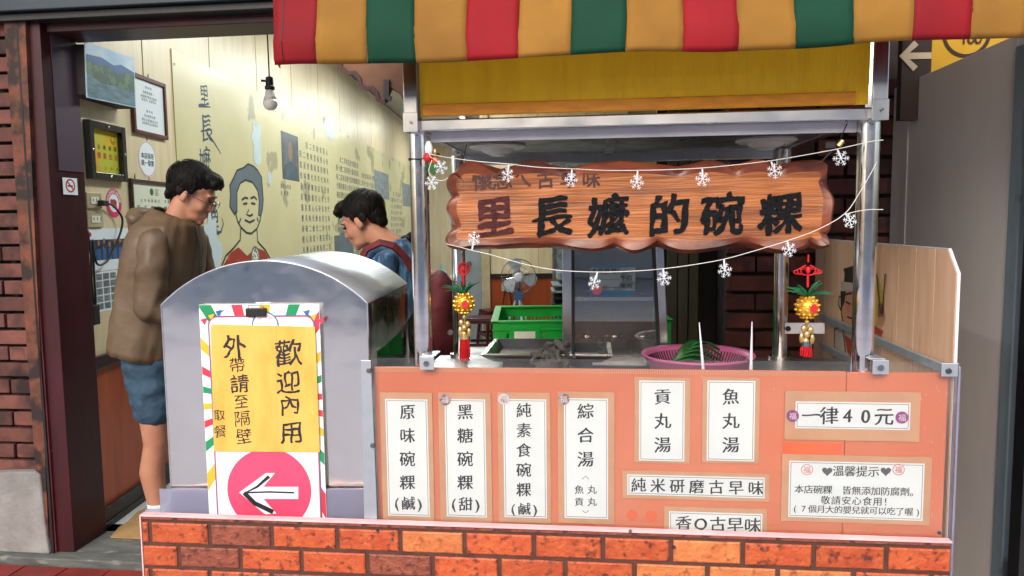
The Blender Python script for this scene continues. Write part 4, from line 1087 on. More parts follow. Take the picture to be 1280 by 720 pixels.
# corner bunting
for sx_, px0_ in ((1, 254), (-1, 409)):
    L_ = [HV(px0_, 400), HV(px0_ + sx_ * 14, 397), HV(px0_ + sx_ * 30, 386)]
    q = MB(); q.stroke(f, L_, .0015, d0 + .0018, d0 + .0022); q.build('bunting_line', 'ray_blue', ps)
    for k, m_ in enumerate(('ray_red', 'ray_yellow', 'ray_blue')):
        a = HV(px0_ + sx_ * (5 + k * 9), 400 - k * 5); q = MB(); q.prism(f, [(a[0] - .009, a[1] + .004), (a[0] + .009, a[1] + .009), (a[0] + .001, a[1] - .011)], d0 + .0023, d0 + .0027); q.build('pennant', m_, ps)
c = HV(340, 609); rr_ = HV(392, 609)[0] - c[0]
q = MB(); P = [(a, max(b, pb_)) for a, b in circle(c[0], c[1], rr_, 56)]; q.prism(f, P, d0 + .0038, d0 + .0044); q.build('pink_disc', 'sign_pink', ps)
q = MB()
A = [HV(x, y) for x, y in ((303, 612), (336, 588), (347, 588), (333, 605), (376, 605), (376, 620), (333, 620), (349, 638), (335, 639))]
A2 = [A[0], A[1], A[2], A[3], A[6], A[7], A[8]]
q.prism(f, A2, d0 + .0046, d0 + .005); q.prism(f, [A[3], A[4], A[5], A[6]], d0 + .0046, d0 + .00495); q.build('arrow_shape', 'sign_white', ps)
q = MB()
q.stroke(f, [HV(340, 592), HV(325, 605), HV(309, 613)], .009, d0 + .0052, d0 + .0055, taper=True)
q.stroke(f, [HV(309, 612), HV(322, 625), HV(345, 636)], .013, d0 + .0056, d0 + .0059)
q.stroke(f, [HV(310, 612), HV(340, 611), HV(371, 612)], .0045, d0 + .006, d0 + .0063); q.build('marker_arrow', 'ink', ps)
# yellow handwritten card
yc = in_frame(H, 'cardboard_notice', 'yellow corrugated card handwritten 歡迎內用 and 外帶請至隔壁取餐', 'notice')
d1 = d0 + .007
P = [HV(269, 404), HV(397, 407), HV(403, 560), HV(403, 562), HV(272, 561), HV(268, 410)]
MB().prism(f, P, d1 - .003, d1).build('card', 'card_hand', yc, bevel=.0006)
q = MB()
def hand(chars): 
    for ch, px, py, sz, of in chars:
        a = HV(px, py); brush(q, f, ch, a[0], a[1], sz / 455. * 1.03, d1 + .0005, .010 if of > .01 else .0, .022, .10, .06)
hand([('歡', 364, 439, 35, .02), ('迎', 364, 475, 31, .02), ('內', 366, 503, 27, .02), ('用', 368, 537, 30, .02)])
hand([('外', 298, 431, 30, .02), ('帶', 301, 454, 20, .008), ('請', 304, 477, 24, .02), ('至', 306, 499, 19, .008), ('隔', 307, 520, 21, .008), ('壁', 309, 542, 21, .008), ('取', 279, 516, 15, -.004 if False else .008), ('餐', 280, 536, 17, .008)])
q.build('lettering', 'ink', yc)
q = MB()
for s_ in (((310, 556), (311, 562)), ((326, 556), (327, 562)), ((349, 401), (350, 560))): q.stroke(f, [HV(*s_[0]), HV(*s_[1])], .0008, d1 + .0002, d1 + .0005)
q.build('crease', 'kraft', yc)
cp = in_frame(H, 'black_clip', 'small black clip holding the top of the ray poster', 'clip')
a = HV(312, 384); b = HV(337, 394); MB().box(a[0], b[0], -(d0 + .014), -(d0 + .0005), b[1], a[1]).build('clip_body', 'cable_black', cp, bevel=.002)
MB().tube([(a[0] + .006, -(d0 + .008), a[1]), (a[0] + .008, -(d0 + .012), a[1] + .009), (b[0] - .008, -(d0 + .012), a[1] + .009), (b[0] - .006, -(d0 + .008), a[1])], .0014, 6).build('clip_loop', 'steel', cp)

# ================================================================== things on the room's side wall
def W(px, py): return WORLD.u(px, py, WX)
def wrect(px0, py0, px1, py1):
    a0_, b0_ = W(px0, py0); a1_, b1_ = W(px1, py1); return a0_, b0_, a1_, b1_
def frame_pic(name, label, cat, corners, m_frame, m_in, fw=.022, dp=.02):
    """corners: four picture points tl, tr, br, bl on the wall"""
    P = [W(*c) for c in corners]; t = thing(name, label, cat)
    y0 = (P[0][0] + P[3][0]) / 2; y1 = (P[1][0] + P[2][0]) / 2; z1_ = (P[0][1] + P[1][1]) / 2; z0_ = (P[2][1] + P[3][1]) / 2
    fo = MB(); g = fw
    fo.rect(LW, y0, z0_, y0 + g, z1_, .002, dp); fo.rect(LW, y1 - g, z0_, y1, z1_, .002, dp)
    fo.rect(LW, y0 + g, z0_, y1 - g, z0_ + g, .002, dp - .001); fo.rect(LW, y0 + g, z1_ - g, y1 - g, z1_, .002, dp - .001)
    fo.build('frame', m_frame, t, bevel=.002)
    MB().rect(LW, y0 + g - .001, z0_ + g - .001, y1 - g + .001, z1_ - g + .001, .002, .008).build('sheet', m_in, t)
    return t, (y0 + g, z0_ + g, y1 - g, z1_ - g)
t, r_ = frame_pic('framed_certificate', 'white certificate in a shiny red frame behind the light box', 'framed certificate', ((164, 92), (204, 104), (206, 176), (161, 164)), 'frame_red', 'paper')
q = MB()
for k, n in ((0, 3), (1.2, 6), (2.2, 9), (3.0, 8), (5.5, 3), (6.6, 6), (7.6, 9), (8.4, 9)):
    line(q, LW, ''.join(random.choice('本店古早味採用統一發票碗粿') for _ in range(n)), (r_[0] + r_[2]) / 2 - n * .009, (r_[0] + r_[2]) / 2 + n * .009, r_[3] - .035 - k * .024, .017, .0085)
q.build('lettering', 'ink_grey', t)
q = MB(); q.tube([(WX + .01, (r_[0] + r_[2]) / 2 - .01, r_[3] + .02), (WX + .012, (r_[0] + r_[2]) / 2, r_[3] + .045), (WX + .01, (r_[0] + r_[2]) / 2 + .01, r_[3] + .02)], .002, 6); q.build('hook', 'steel_dull', t)
# black frame with corner studs
t, r_ = frame_pic('black_picture_frame', 'thick black frame with four bright studs round a yellow card', 'picture frame', ((104, 149), (150, 160), (151, 227), (106, 224)), 'frame_black', 'card_yellow', .035, .035)
q = MB(); ym, zm = (r_[0] + r_[2]) / 2, (r_[1] + r_[3]) / 2
line(q, LW, '里長嬤碗粿', r_[0] + .03, r_[2] - .03, r_[3] - .085, .026, .0085)
q.build('lettering', 'ink', t)
q = MB(); line(q, LW, '評價最佳店', r_[0] + .025, r_[2] - .025, zm - .02, .034, .0085, off=.02); line(q, LW, '大小', r_[0] + .04, r_[0] + .05, zm - .07, .03, .0086); line(q, LW, '古早味', ym, r_[2] - .02, zm - .08, .018, .0085); q.build('red_lettering', 'knot_red', t)
q = MB(); q.stroke(LW, circle(r_[2] - .045, r_[3] - .04, .02, 20), .003, .0086, .009, closed=True); q.stroke(LW, [(r_[2] - .057, r_[3] - .045), (r_[2] - .045, r_[3] - .052), (r_[2] - .033, r_[3] - .045)], .003, .0086, .009); q.build('smile_mark', 'leaf', t)
for (y, z) in ((ym, r_[3] + .017), (ym, r_[1] - .017), (r_[0] - .017, zm), (r_[2] + .017, zm)):
    MB().ell((WX + .036, y, z), (.005, .007, .007), 10, 6).build('stud', 'chrome', t, smooth=True)
# round sticker
t = thing('round_sticker', 'round white sticker with a red rim reading 本店採用統一發票', 'sticker')
c = W(184, 199); ry = (W(184, 177)[1] - W(184, 222)[1]) / 2
MB().prism(LW, circle(c[0], c[1], ry, 36), .0005, .0015).build('disc', 'paper', t)
MB().stroke(LW, circle(c[0], c[1], ry - .006, 40), .004, .0017, .0021, closed=True).build('rim', 'stamp_red', t)
q = MB(); line(q, LW, '本店採用', c[0] - .054, c[0] + .054, c[1] + .018, .036, .0022, off=.02); line(q, LW, '統一發票', c[0] - .054, c[0] + .054, c[1] - .022, .036, .0022, off=.02); q.build('lettering', 'ink', t)
# shop certificate in a brown frame
t, r_ = frame_pic('framed_certificate', 'cream certificate in a dark brown frame beside the pink pig sticker', 'framed certificate', ((160, 220), (213, 231), (213, 283), (162, 275)), 'frame_brown', 'paper_old', .02)
q = MB(); line(q, LW, '優良店家', r_[0] + .04, r_[2] - .04, r_[3] - .045, .045, .0085); line(q, LW, '優良古早味碗粿店家評價', r_[0] + .02, r_[2] - .02, r_[3] - .095, .02, .0085)
line(q, LW, '里長嬤碗粿', r_[0] + .06, r_[2] - .06, r_[3] - .14, .04, .0085); q.build('lettering', 'ink_line', t)
MB().prism(LW, circle((r_[0] + r_[2]) / 2, r_[3] - .045, .02, 20), .0086, .009).build('seal', 'leaf', t)
for y in (r_[0] + .03, r_[2] - .03): MB().tube([(WX + .01, y, r_[3] + .01), (WX + .012, y + .004, r_[3] + .045), (WX + .01, y + .008, r_[3] + .01)], .0025, 6).build('hook', 'cable_black', t)
# pig sticker
t = thing('round_sticker', 'bright pink round sticker with a white disc and a pig', 'sticker')
c = W(142, 254); ry = (W(142, 236)[1] - W(142, 272)[1]) / 2
MB().prism(LW, circle(c[0], c[1], ry, 36), .0005, .0015).build('disc', 'pink', t)
MB().prism(LW, circle(c[0], c[1], ry * .62, 30), .0017, .002).build('inner_disc', 'paper', t)
q = MB(); q.prism(LW, circle(c[0], c[1] + .004, ry * .36, 18, ry * .22), .0022, .0026)
q.prism(LW, circle(c[0] - ry * .32, c[1] + .008, ry * .17, 14), .0027, .003)
for k in (-.22, -.08, .1, .24): q.rect(LW, c[0] + ry * k, c[1] - ry * .34, c[0] + ry * (k + .09), c[1] - ry * .1, .0031, .0034)
q.build('pig_mark', 'dress_red', t)
q = MB()
for k in range(9): th = R(165 - k * 19); letters(q, LW, [('本店採用安心豬肉喔'[k], c[0] + ry * .8 * math.cos(th), c[1] + ry * .8 * math.sin(th), ry * .3)], .0022)
q.build('lettering', 'paper', t)
# light box with the river picture
t = thing('picture_box', 'boxy calendar picture of hills and water, tilted, high on the side wall', 'picture box')
A = W(97, 90)
yb0 = WORLD.u(107, 75, WX + .10)[0]; yb1 = WORLD.u(168, 80, WX + .10)[0]
zt0 = WORLD.u(107, 52, WX + .10)[1]; zb0_ = WORLD.u(107, 121, WX + .10)[1]; zt1 = WORLD.u(167, 72, WX + .10)[1]; zb1_ = WORLD.u(168, 134, WX + .10)[1]
fb = lambda a, b, d=0: (WX + .10 + d - (.02 * (b - zt0) * -1), a, b)
MB().box(WX + .002, WX + .092, yb0 + .004, yb1 - .004, zb0_ + .012, zt0 - .012).build('case', 'jacket_dark', t, bevel=.003)
bt = MB(); P = [(yb0, zb0_), (yb1, zb1_), (yb1, zt1), (yb0, zt0)]
bt.prism(fb, P, -.003, .0).build('picture', 'skyprint', t)
def lerp(a, b, k): return a + (b - a) * k
def pic(k0, k1): return lerp(yb0, yb1, k0), lerp(lerp(zb0_, zb1_, k0), lerp(zt0, zt1, k0), k1)
q = MB(); q.prism(fb, [pic(.02, .02), pic(.98, .02), pic(.98, .42), pic(.6, .36), pic(.3, .34), pic(.02, .46)], .0003, .0006); q.build('water_print', 'river', t)
q = MB(); q.prism(fb, [pic(.02, .44), pic(.3, .32), pic(.6, .34), pic(.98, .30), pic(.98, .62), pic(.8, .66), pic(.6, .58), pic(.4, .70), pic(.2, .64), pic(.02, .72)], .0007, .001); q.build('hill_print', 'hill', t)
q = MB(); q.prism(fb, [pic(.02, .71), pic(.2, .63), pic(.4, .69), pic(.6, .57), pic(.8, .65), pic(.98, .61), pic(.98, .7), pic(.7, .78), pic(.55, .72), pic(.3, .80), pic(.02, .78)], .0011, .0014); q.build('far_hill_print', 'ray_blue', t)
q = MB(); q.tube([(WX + .01, yb0 + .0, zt0 - .03), (WX + .06, yb0 + .03, zt0 + .02), (WX + .03, yb0 - .04, zt0 + .10), (WX + .01, yb0 - .09, zt0 + .14)], .006, 6); q.build('cable', 'cable_black', t)
# sockets, cable with plug
for (a, b, c_, d), lab, lt in (((105, 240, 125, 261), 'upper cream wall socket with a black plug in it', 1), ((106, 264, 127, 284), 'lower cream wall switch below the plugged socket', 0)):
    y0, z1_, y1, z0_ = wrect(a, b, c_, d); t = thing('wall_socket', lab, 'wall socket', group='cream sockets on the side wall')
    MB().rect(LW, y0, z0_, y1, z1_, .001, .012).build('plate', 'socket', t, bevel=.003)
    MB().rect(LW, y0 + .03, z0_ + .022, y1 - .03, z1_ - .022, .0125, .015).build('insert', 'paper_old', t, bevel=.001)
    q = MB()
    for k in range(3): q.rect(LW, y0 + .045 + k * .03, z0_ + .034, y0 + .05 + k * .03, z0_ + .05, .0152, .0156)
    q.build('slot', 'cable_black', t)
cbt = thing('power_cable', 'black cable hanging from the wall socket down to a small adaptor', 'cable')
pl_ = [(122, 254), (132, 256), (142, 266), (146, 276), (143, 292), (134, 312), (126, 327), (115, 331), (110, 318), (108, 300), (109, 318), (110, 345), (112, 378), (111, 400)]
P = []
PP3 = [(WX + .03,) + W(*p) for p in pl_]
for i in range(len(PP3) - 1):
    for k in range(4):
        t_ = k / 4; p0_, p1_, p2_, p3_ = [Vector(PP3[max(0, min(len(PP3) - 1, i + j))]) for j in (-1, 0, 1, 2)]
        P.append(.5 * ((2 * p1_) + (p2_ - p0_) * t_ + (2 * p0_ - 5 * p1_ + 4 * p2_ - p3_) * t_ ** 2 + (3 * p1_ - p0_ - 3 * p2_ + p3_) * t_ ** 3))
MB().tube(P, .0055, 7).build('cord', 'cable_black', cbt, smooth=True)
c = W(121, 254); MB().box(WX + .014, WX + .045, c[0] - .02, c[0] + .03, c[1] - .014, c[1] + .014).build('plug', 'cable_black', cbt, bevel=.004)
y0, z1_, y1, z0_ = wrect(106, 382, 116, 405); MB().rect(LW, y0, z0_, y1, z1_, .001, .04).build('adaptor', 'cable_black', cbt, bevel=.004)
MB().tube([(WX + .025,) + W(103, 288), (WX + .03,) + W(106, 320), (WX + .025,) + W(108, 350), (WX + .025,) + W(111, 384)], .005, 6).build('cord', 'cable_black', cbt)
# group photo poster
t = thing('photo_poster', 'white poster with a dark group photograph under the sockets', 'poster')
y0, z1_ = W(107, 286); y1 = W(166, 290)[0]; z0_ = W(108, 341)[1]
MB().rect(LW, y0, z0_, y1, z1_, .0005, .002).build('sheet', 'paper', t)
MB().rect(LW, y0 + .02, z0_ + .055, y1 - .004, z1_ - .055, .0022, .0026).build('photograph', 'navy_print', t)
q = MB(); yy = y0 + .05
for k in range(8):
    c0_ = yy + k * (y1 - y0 - .07) / 7.5; q.prism(LW, circle(c0_, z0_ + .13 + .01 * (k % 3), .011, 10, .015), .0028, .0032)
q.build('faces', 'skin', t)
q = MB()
for k in range(8):
    c0_ = yy + k * (y1 - y0 - .07) / 7.5; q.prism(LW, [(c0_ - .02, z0_ + .057), (c0_ + .02, z0_ + .057), (c0_ + .014, z0_ + .112), (c0_ - .014, z0_ + .112)], .0027, .0030)
q.build('figures', 'ray_blue', t)
MB().prism(LW, circle(y0 + .03, z1_ - .028, .012, 14), .0022, .0026).build('red_mark', 'knot_red', t)
# sheet of stickers
t = thing('label_sheet', 'sheet of small printed grey squares below the group photo', 'sheet')
y0, z1_ = W(117, 341); y1 = W(146, 343)[0]; z0_ = W(117, 392)[1]
MB().rect(LW, y0, z0_, y1, z1_, .0005, .0015).build('sheet', 'paper', t)
q = MB(); lt = MB()
for i in range(3):
    for j in range(5):
        a = y0 + .012 + i * (y1 - y0 - .015) / 3; b = z0_ + .012 + j * (z1_ - z0_ - .015) / 5; w_ = (y1 - y0) / 3 * .8; h2 = (z1_ - z0_) / 5 * .8
        q.rect(LW, a, b, a + w_, b + h2, .0017, .002)
        for k in range(3): lt.rect(LW, a + .008, b + h2 * (.2 + .25 * k), a + w_ - .012 * (1 + k % 2), b + h2 * (.3 + .25 * k), .0022, .0024)
q.build('squares', 'photo_light', t); lt.build('small_print', 'ink_grey', t)
# no smoking sticker on the door frame's inner face
t = in_frame(F, 'no_smoking_sticker', 'square white no smoking sticker with a red circle on the door frame', 'sticker')
UJ = jf1
def JU(px, py): return F.u(px, py, UJ)
fj = lambda a, b, d=0: (UJ + .0045 + d, a, b)
c = JU(86.5, 233); h3 = (JU(86, 223)[1] - JU(86, 244)[1]) / 2; w3 = min(.07, abs(JU(95, 233)[0] - JU(77, 233)[0]) / 2)
MB().rect(fj, c[0] - w3, c[1] - h3, c[0] + w3, c[1] + h3, .0005, .0015).build('sheet', 'paper', t)
q = MB(); q.stroke(fj, circle(c[0], c[1] + .003, min(w3, h3) * .72, 24), .007, .0017, .0021, closed=True); q.stroke(fj, [(c[0] - .02, c[1] + .022), (c[0] + .02, c[1] - .016)], .006, .0022, .0025); q.build('ban_circle', 'knot_red', t)
q = MB(); q.rect(fj, c[0] - .018, c[1] - .002, c[0] + .016, c[1] + .005, .0016, .00165); q.build('cigarette_mark', 'ink', t)

# hanging bulb
t = thing('hanging_bulb', 'bare white light bulb hanging on a black cord in the doorway', 'light bulb')
YB = 3.72
def BV(px, py): return WORLD.v(px, py, YB)
a = BV(337, 98); b = BV(338, 137)
x = (a[0] + b[0]) / 2
MB().tube([(x - .004, YB, a[1] + 1.2), (x - .002, YB, a[1] + .5), (x, YB, a[1] - .01)], .0035, 6).build('cord', 'cable_black', t)
zz = a[1]; MB().lathe([(.008, .01), (.018, .004), (.019, -.035), (.024, -.04), (.024, -.052), (.02, -.056)], (x, YB, zz), 20).build('lamp_holder', 'cable_black', t, auto=40)
MB().cyl((x - .02, YB, zz - .012), (x - .04, YB, zz - .010), .006).build('switch', 'cable_black', t)
MB().lathe([(.018, -.056), (.022, -.066), (.026, -.085), (.033, -.103)], (x, YB, zz), 24).build('bulb_base', 'lamp_shade', t, smooth=True)
MB().lathe([(.033, -.1032), (.036, -.118), (.034, -.132), (.026, -.145), (.014, -.153), (.001, -.155)], (x, YB, zz), 24).build('bulb_globe', 'bulb_glass', t, smooth=True)

# cardboard mat inside the door
cm = MB(); P = [WORLD.z(x, y, .004) for x, y in ((138, 672), (148, 660), (160, 652), (172, 640), (186, 634), (200, 628), (240, 632), (240, 676))]
cm.prism(lambda a, b, d=0: (a, b, .002 + d), P, 0, .005)
tag(cm.build('cardboard_mat', 'cardboard', None), 'torn brown cardboard lying on the floor tiles inside the door', 'mat')
# ================================================================== printed story board on the side wall
LB = lambda a, b, d=0: (WX + d, a, b)
sb = thing('story_board', 'long olive board on the side wall with a line drawn grandmother and text columns', 'wall board')
y0, zt0 = W(213, 62); y1, zt1 = W(513, 208); y1 = 14.2
z0_ = 1.02
BD = .006
MB().prism(LB, [(y0, z0_), (y1, z0_), (y1, (zt0 + zt1) / 2), (y0, (zt0 + zt1) / 2)], .0008, BD).build('board', 'board_green', sb, bevel=.001)
MB().cyl((WX + BD, y0 + .03, zt0 - .08), (WX + BD + .003, y0 + .03, zt0 - .08), .008, n=10).build('screw', 'bolt', sb)
def BP(*pts): return [W(x, y) for x, y in pts]
D1 = BD + .0006
# blue brush characters going down
q = MB()
for ch, px, py, s_ in (('里', 254, 119, .15), ('長', 257, 161, .20), ('嬤', 255, 202, .20), ('碗', 262, 243, .19), ('粿', 265, 281, .21)):
    a = W(px, py); brush(q, LB, ch, a[0], a[1], s_, D1, .004, .02, .14, .08)
q.build('brush_lettering', 'brush_blue', sb)
q = MB()
for L_ in (((247, 132), (254, 133), (262, 134)), ((257, 166), (265, 176), (275, 192)), ((266, 292), (275, 290), (278, 280), (276, 272))): q.stroke(LB, BP(*L_), .022, D1 + .0004, D1 + .0007, taper=True)
q.build('brush_stroke', 'brush_blue', sb)
# the grandmother
hair = BP((292, 268), (286, 258), (287, 243), (286, 232), (291, 222), (295, 213), (303, 210), (309, 205), (316, 208), (321, 213), (326, 222), (327, 235), (328, 250), (327, 262), (325, 270), (322, 269), (323, 252), (321, 238), (315, 228), (306, 225), (299, 229), (295, 240), (295, 256), (295, 265))
MB().prism(LB, hair, D1, D1 + .0006).build('hair', 'hair_grey', sb)
MB().prism(LB, BP((275, 346), (279, 330), (287, 316), (297, 309), (308, 320), (319, 309), (330, 314), (338, 328), (341, 346)), D1, D1 + .0006).build('dress', 'dress_red', sb)
q = MB()
lw = .017
for L_ in (((293, 264), (296, 277), (300, 284), (307, 291), (313, 292), (320, 286), (324, 276), (325, 268)), ((301, 250), (305, 247), (309, 248)), ((312, 248), (317, 246), (320, 250)), ((303, 255), (308, 254)), ((313, 254), (318, 255)),
           ((310, 262), (307, 268), (311, 270), (315, 268)), ((305, 275), (311, 278), (317, 275)), ((300, 273), (298, 278)), ((320, 272), (322, 277)), ((300, 284), (299, 300), (291, 310), (281, 320), (276, 332)), ((320, 286), (321, 302), (331, 313), (338, 326), (341, 342))):
    q.stroke(LB, BP(*L_), lw, D1 + .0008, D1 + .0011)
q.stroke(LB, hair, lw * .9, D1 + .0008, D1 + .0011, closed=True)
q.build('outline', 'line_dark', sb)
c = W(318, 322); r1 = (W(318, 309)[1] - W(318, 335)[1]) / 2
q = MB(); q.prism(LB, circle(c[0], c[1], r1 * 1.12, 30), D1 + .0012, D1 + .0015); q.build('bowl_rim', 'hair_grey', sb)
q = MB(); q.prism(LB, circle(c[0], c[1], r1 * .9, 30), D1 + .0017, D1 + .002); q.build('bowl', 'paper_old', sb)
q = MB(); random.seed(3)
for k in range(26):
    th = random.random() * 6.28; rr_ = r1 * .8 * math.sqrt(random.random()); q.prism(LB, circle(c[0] + rr_ * math.cos(th), c[1] + rr_ * math.sin(th), random.uniform(.006, .012), 6), D1 + .0022, D1 + .0024)
q.build('grains', 'line_dark', sb)
q = MB()
for px, py in ((284, 321), (296, 328), (303, 338), (334, 325)):
    a = W(px, py); q.stroke(LB, [(a[0] - .02, a[1] + .02), (a[0] + .02, a[1] + .012), (a[0], a[1]), (a[0] + .02, a[1] - .014), (a[0] - .015, a[1] - .02)], .008, D1 + .0008, D1 + .001)
q.build('flower_mark', 'tomato', sb)
# old photograph prints with captions
for C_, m_ in (((350, 163, 371, 223), 'photo_grey'), ((467, 211, 485, 248), 'photo_light'), ((502, 226, 514, 258), 'photo_light'), ((417, 290, 434, 322), 'photo_grey')):
    a0_, b1_ = W(C_[0], C_[1]); a1_ = W(C_[2], C_[1])[0]; b0_ = W(C_[0], C_[3])[1] if C_[0] < 400 else W((C_[0] + C_[2]) / 2, C_[3])[1]
    b1_ = W((C_[0] + C_[2]) / 2, (C_[1] * 2 + 8) / 2)[1]
    MB().rect(LB, a0_, b0_, a1_, b1_, D1, D1 + .0008).build('photograph', m_, sb)
    if C_[0] == 350:
        cx_, cz_ = (a0_ + a1_) / 2, b1_ - .16; MB().prism(LB, circle(cx_, cz_, .07, 18, .09), D1 + .001, D1 + .0014).build('face', 'photo_skin', sb)
        MB().prism(LB, [(a0_ + .02, b0_ + .004), (a1_ - .01, b0_ + .004), (a1_ - .05, cz_ - .14), (cx_, cz_ - .09), (a0_ + .07, cz_ - .14)], D1 + .001, D1 + .0013).build('figure', 'ink_line', sb)
random.seed(12)
pool = '里長嬤的碗粿古早味純米研磨原味民國二十七年業安心食用店代供應招財'
for (ya, yb, ztop, n, ncol) in ((374, 408, None, 18, 9), (420, 446, None, 16, 12), (448, 466, None, 12, 10), (488, 500, None, 16, 8)):
    q = MB(); A_, zA = W(ya, 176 if ya == 374 else (196 if ya == 420 else (216 if ya == 448 else 240))); B_ = W(yb, 200)[0]
    for r in range(n):
        zz = zA - .02 - r * .102
        if zz < 1.1: break
        k0 = 2 if r == 0 else 0
        line(q, LB, ''.join(random.choice(pool) for _ in range(ncol - k0)), A_ + (B_ - A_) * k0 / ncol, B_, zz, .080 if ya != 374 else .072, D1 + .0003, off=.008, wob=.0)
    q.build('lettering', 'ink_line', sb)['kind'] = 'stuff'
q = MB(); a = W(350, 228); line(q, LB, '古早味的里', a[0] + .01, a[0] + .26, a[1] - .03, .045, D1 + .0003); line(q, LB, '長嬤碗', a[0] + .01, a[0] + .18, a[1] - .09, .045, D1 + .0003); q.build('caption', 'ink_line', sb)
# peeled spots and worn corners
random.seed(9)
def blob(px, py, rx, rz, m_, name, seed, jag=.35):
    a, b = W(px, py); P = []
    for k in range(40):
        th = 2 * math.pi * k / 40; r = 1 + jag * noise.noise(Vector((math.cos(th) * 2.2, math.sin(th) * 2.2, seed))) * 1.6 + .03 * math.sin(9 * th + seed); P.append((a + rx * r * math.cos(th), b + rz * r * math.sin(th)))
    MB().prism(LB, P, D1 + .0012, D1 + .0016).build(name, m_, sb)
blob(320, 180, .10, .17, 'peel', 'peeled_spot', 1); blob(336, 222, .045, .06, 'peel', 'peeled_spot', 2); blob(411, 160, .22, .12, 'peel', 'peeled_spot', 4); blob(262, 325, .16, .30, 'peel', 'peeled_spot', 6)
# pale figure print low on the board beside the second man
MB().prism(LB, BP((422, 330), (424, 292), (432, 288), (440, 300), (443, 330)), D1 + .0009, D1 + .0012).build('pale_print', 'hair_grey', sb)

# ================================================================== things on and behind the stall counter
# green crate
CY0, CY1 = 2.74, 3.24
def V(px, py, y): return WORLD.v(px, py, y)
gc = thing('plastic_crate', 'bright green plastic crate with slotted sides behind the stall counter', 'crate')
xa = V(616, 400, CY0)[0]; xb = xa + .66; zr_ = V(650, 402, CY0)[1]; zf_ = zr_ - .185
w_ = .012
def wall_slots(q, mp, a0, a1, holes):
    """a wall in the plane of mp from a0 to a1 with slot openings: built of bars around them"""
    q.rect(mp, a0, zr_ - .045, a1, zr_ - .004, -w_, 0)
    q.rect(mp, a0, zf_, a1, zf_ + .03, -w_, 0)
    x = a0
    for h0, h1 in holes: q.rect(mp, x, zf_ + .03, h0, zr_ - .045, -w_, 0); x = h1
    q.rect(mp, x, zf_ + .03, a1, zr_ - .045, -w_, 0)
hol = [(xa + .05 + k * .017, xa + .05 + k * .017 + .009) for k in range(33) if not (9 <= k <= 21)]
hol2 = [(xa + .05 + k * .017, xa + .05 + k * .017 + .009) for k in range(33)]
q = MB(); wall_slots(q, WORLD.front(CY0), xa, xb, hol); q.build('front_wall', 'crate_green', gc)
q = MB(); wall_slots(q, WORLD.front(CY1), xa, xb, hol2); q.build('back_wall', 'crate_green', gc)
for x in (xa, xb):
    q = MB(); wall_slots(q, lambda a, b, d=0, x=x: (x + (-d if x == xa else d), a, b), CY0 + .001, CY1, [(CY0 + .06 + k * .017, CY0 + .069 + k * .017) for k in range(22)]); q.build('side_wall_panel', 'crate_green', gc)
q = MB(); f = WORLD.front(CY0); hx = (xa + xb) / 2 - .09
q.rect(f, xa - .008, zr_ - .004, xb + .008, zr_ + .003, -.02, .008); q.rect(WORLD.front(CY1), xa - .008, zr_ - .004, xb + .008, zr_ + .003, -.008, .02)
q.box(xa - .008, xa + .02, CY0 - .008, CY1 + .008, zr_ - .0045, zr_ + .0028); q.box(xb - .02, xb + .008, CY0 - .008, CY1 + .008, zr_ - .0045, zr_ + .0028)
q.rect(f, xa - .003, zr_ - .034, xb, zr_ - .028, .0, .005); q.build('rim', 'crate_green', gc, bevel=.0015)
MB().box(xa, xb, CY0, CY1, zf_ - .006, zf_).build('bottom', 'crate_green', gc)
c = V(657, 418, CY0); q = MB(); q.rect(f, c[0] - .055, c[1] - .030, c[0] + .055, c[1] + .030, .0005, .006); q.build('handle_frame', 'crate_green', gc, bevel=.002)
q = MB(); q.rect(f, c[0] - .042, c[1] - .014, c[0] + .036, c[1] + .012, .0065, .0075); q.build('label_sticker', 'paper_old', gc)
# bowls stacked in it
for k, (bx_, by_) in enumerate(((xa + .14, 2.92), (xa + .27, 2.95))):
    t = thing('bowl', 'white bowl lying in the green crate' + (', the left one' if k == 0 else ', the right one'), 'bowl', (bx_, by_, zf_), 0, 'bowls in the green crate')
    MB().lathe([(.03, .0), (.034, .02), (.062, .09), (.070, .13), (.067, .13), (.058, .09), (.03, .028)], n=24).build('bowl_body', 'paper_old', t, smooth=True)
# work table that carries the crate
wt = thing('work_table', 'plain steel work table standing behind the stall under the green crate', 'table')
MB().box(xa - .15, xb + .15, CY0 - .05, CY1 + .08, zf_ - .036, zf_ - .008).build('tabletop', 'steel_dull', wt, bevel=.003)
for x in (xa - .12, xb + .1):
    for y in (CY0 - .02, CY1 + .04): MB().box(x, x + .03, y, y + .03, 0, zf_ - .037).build('leg', 'steel_dull', wt)
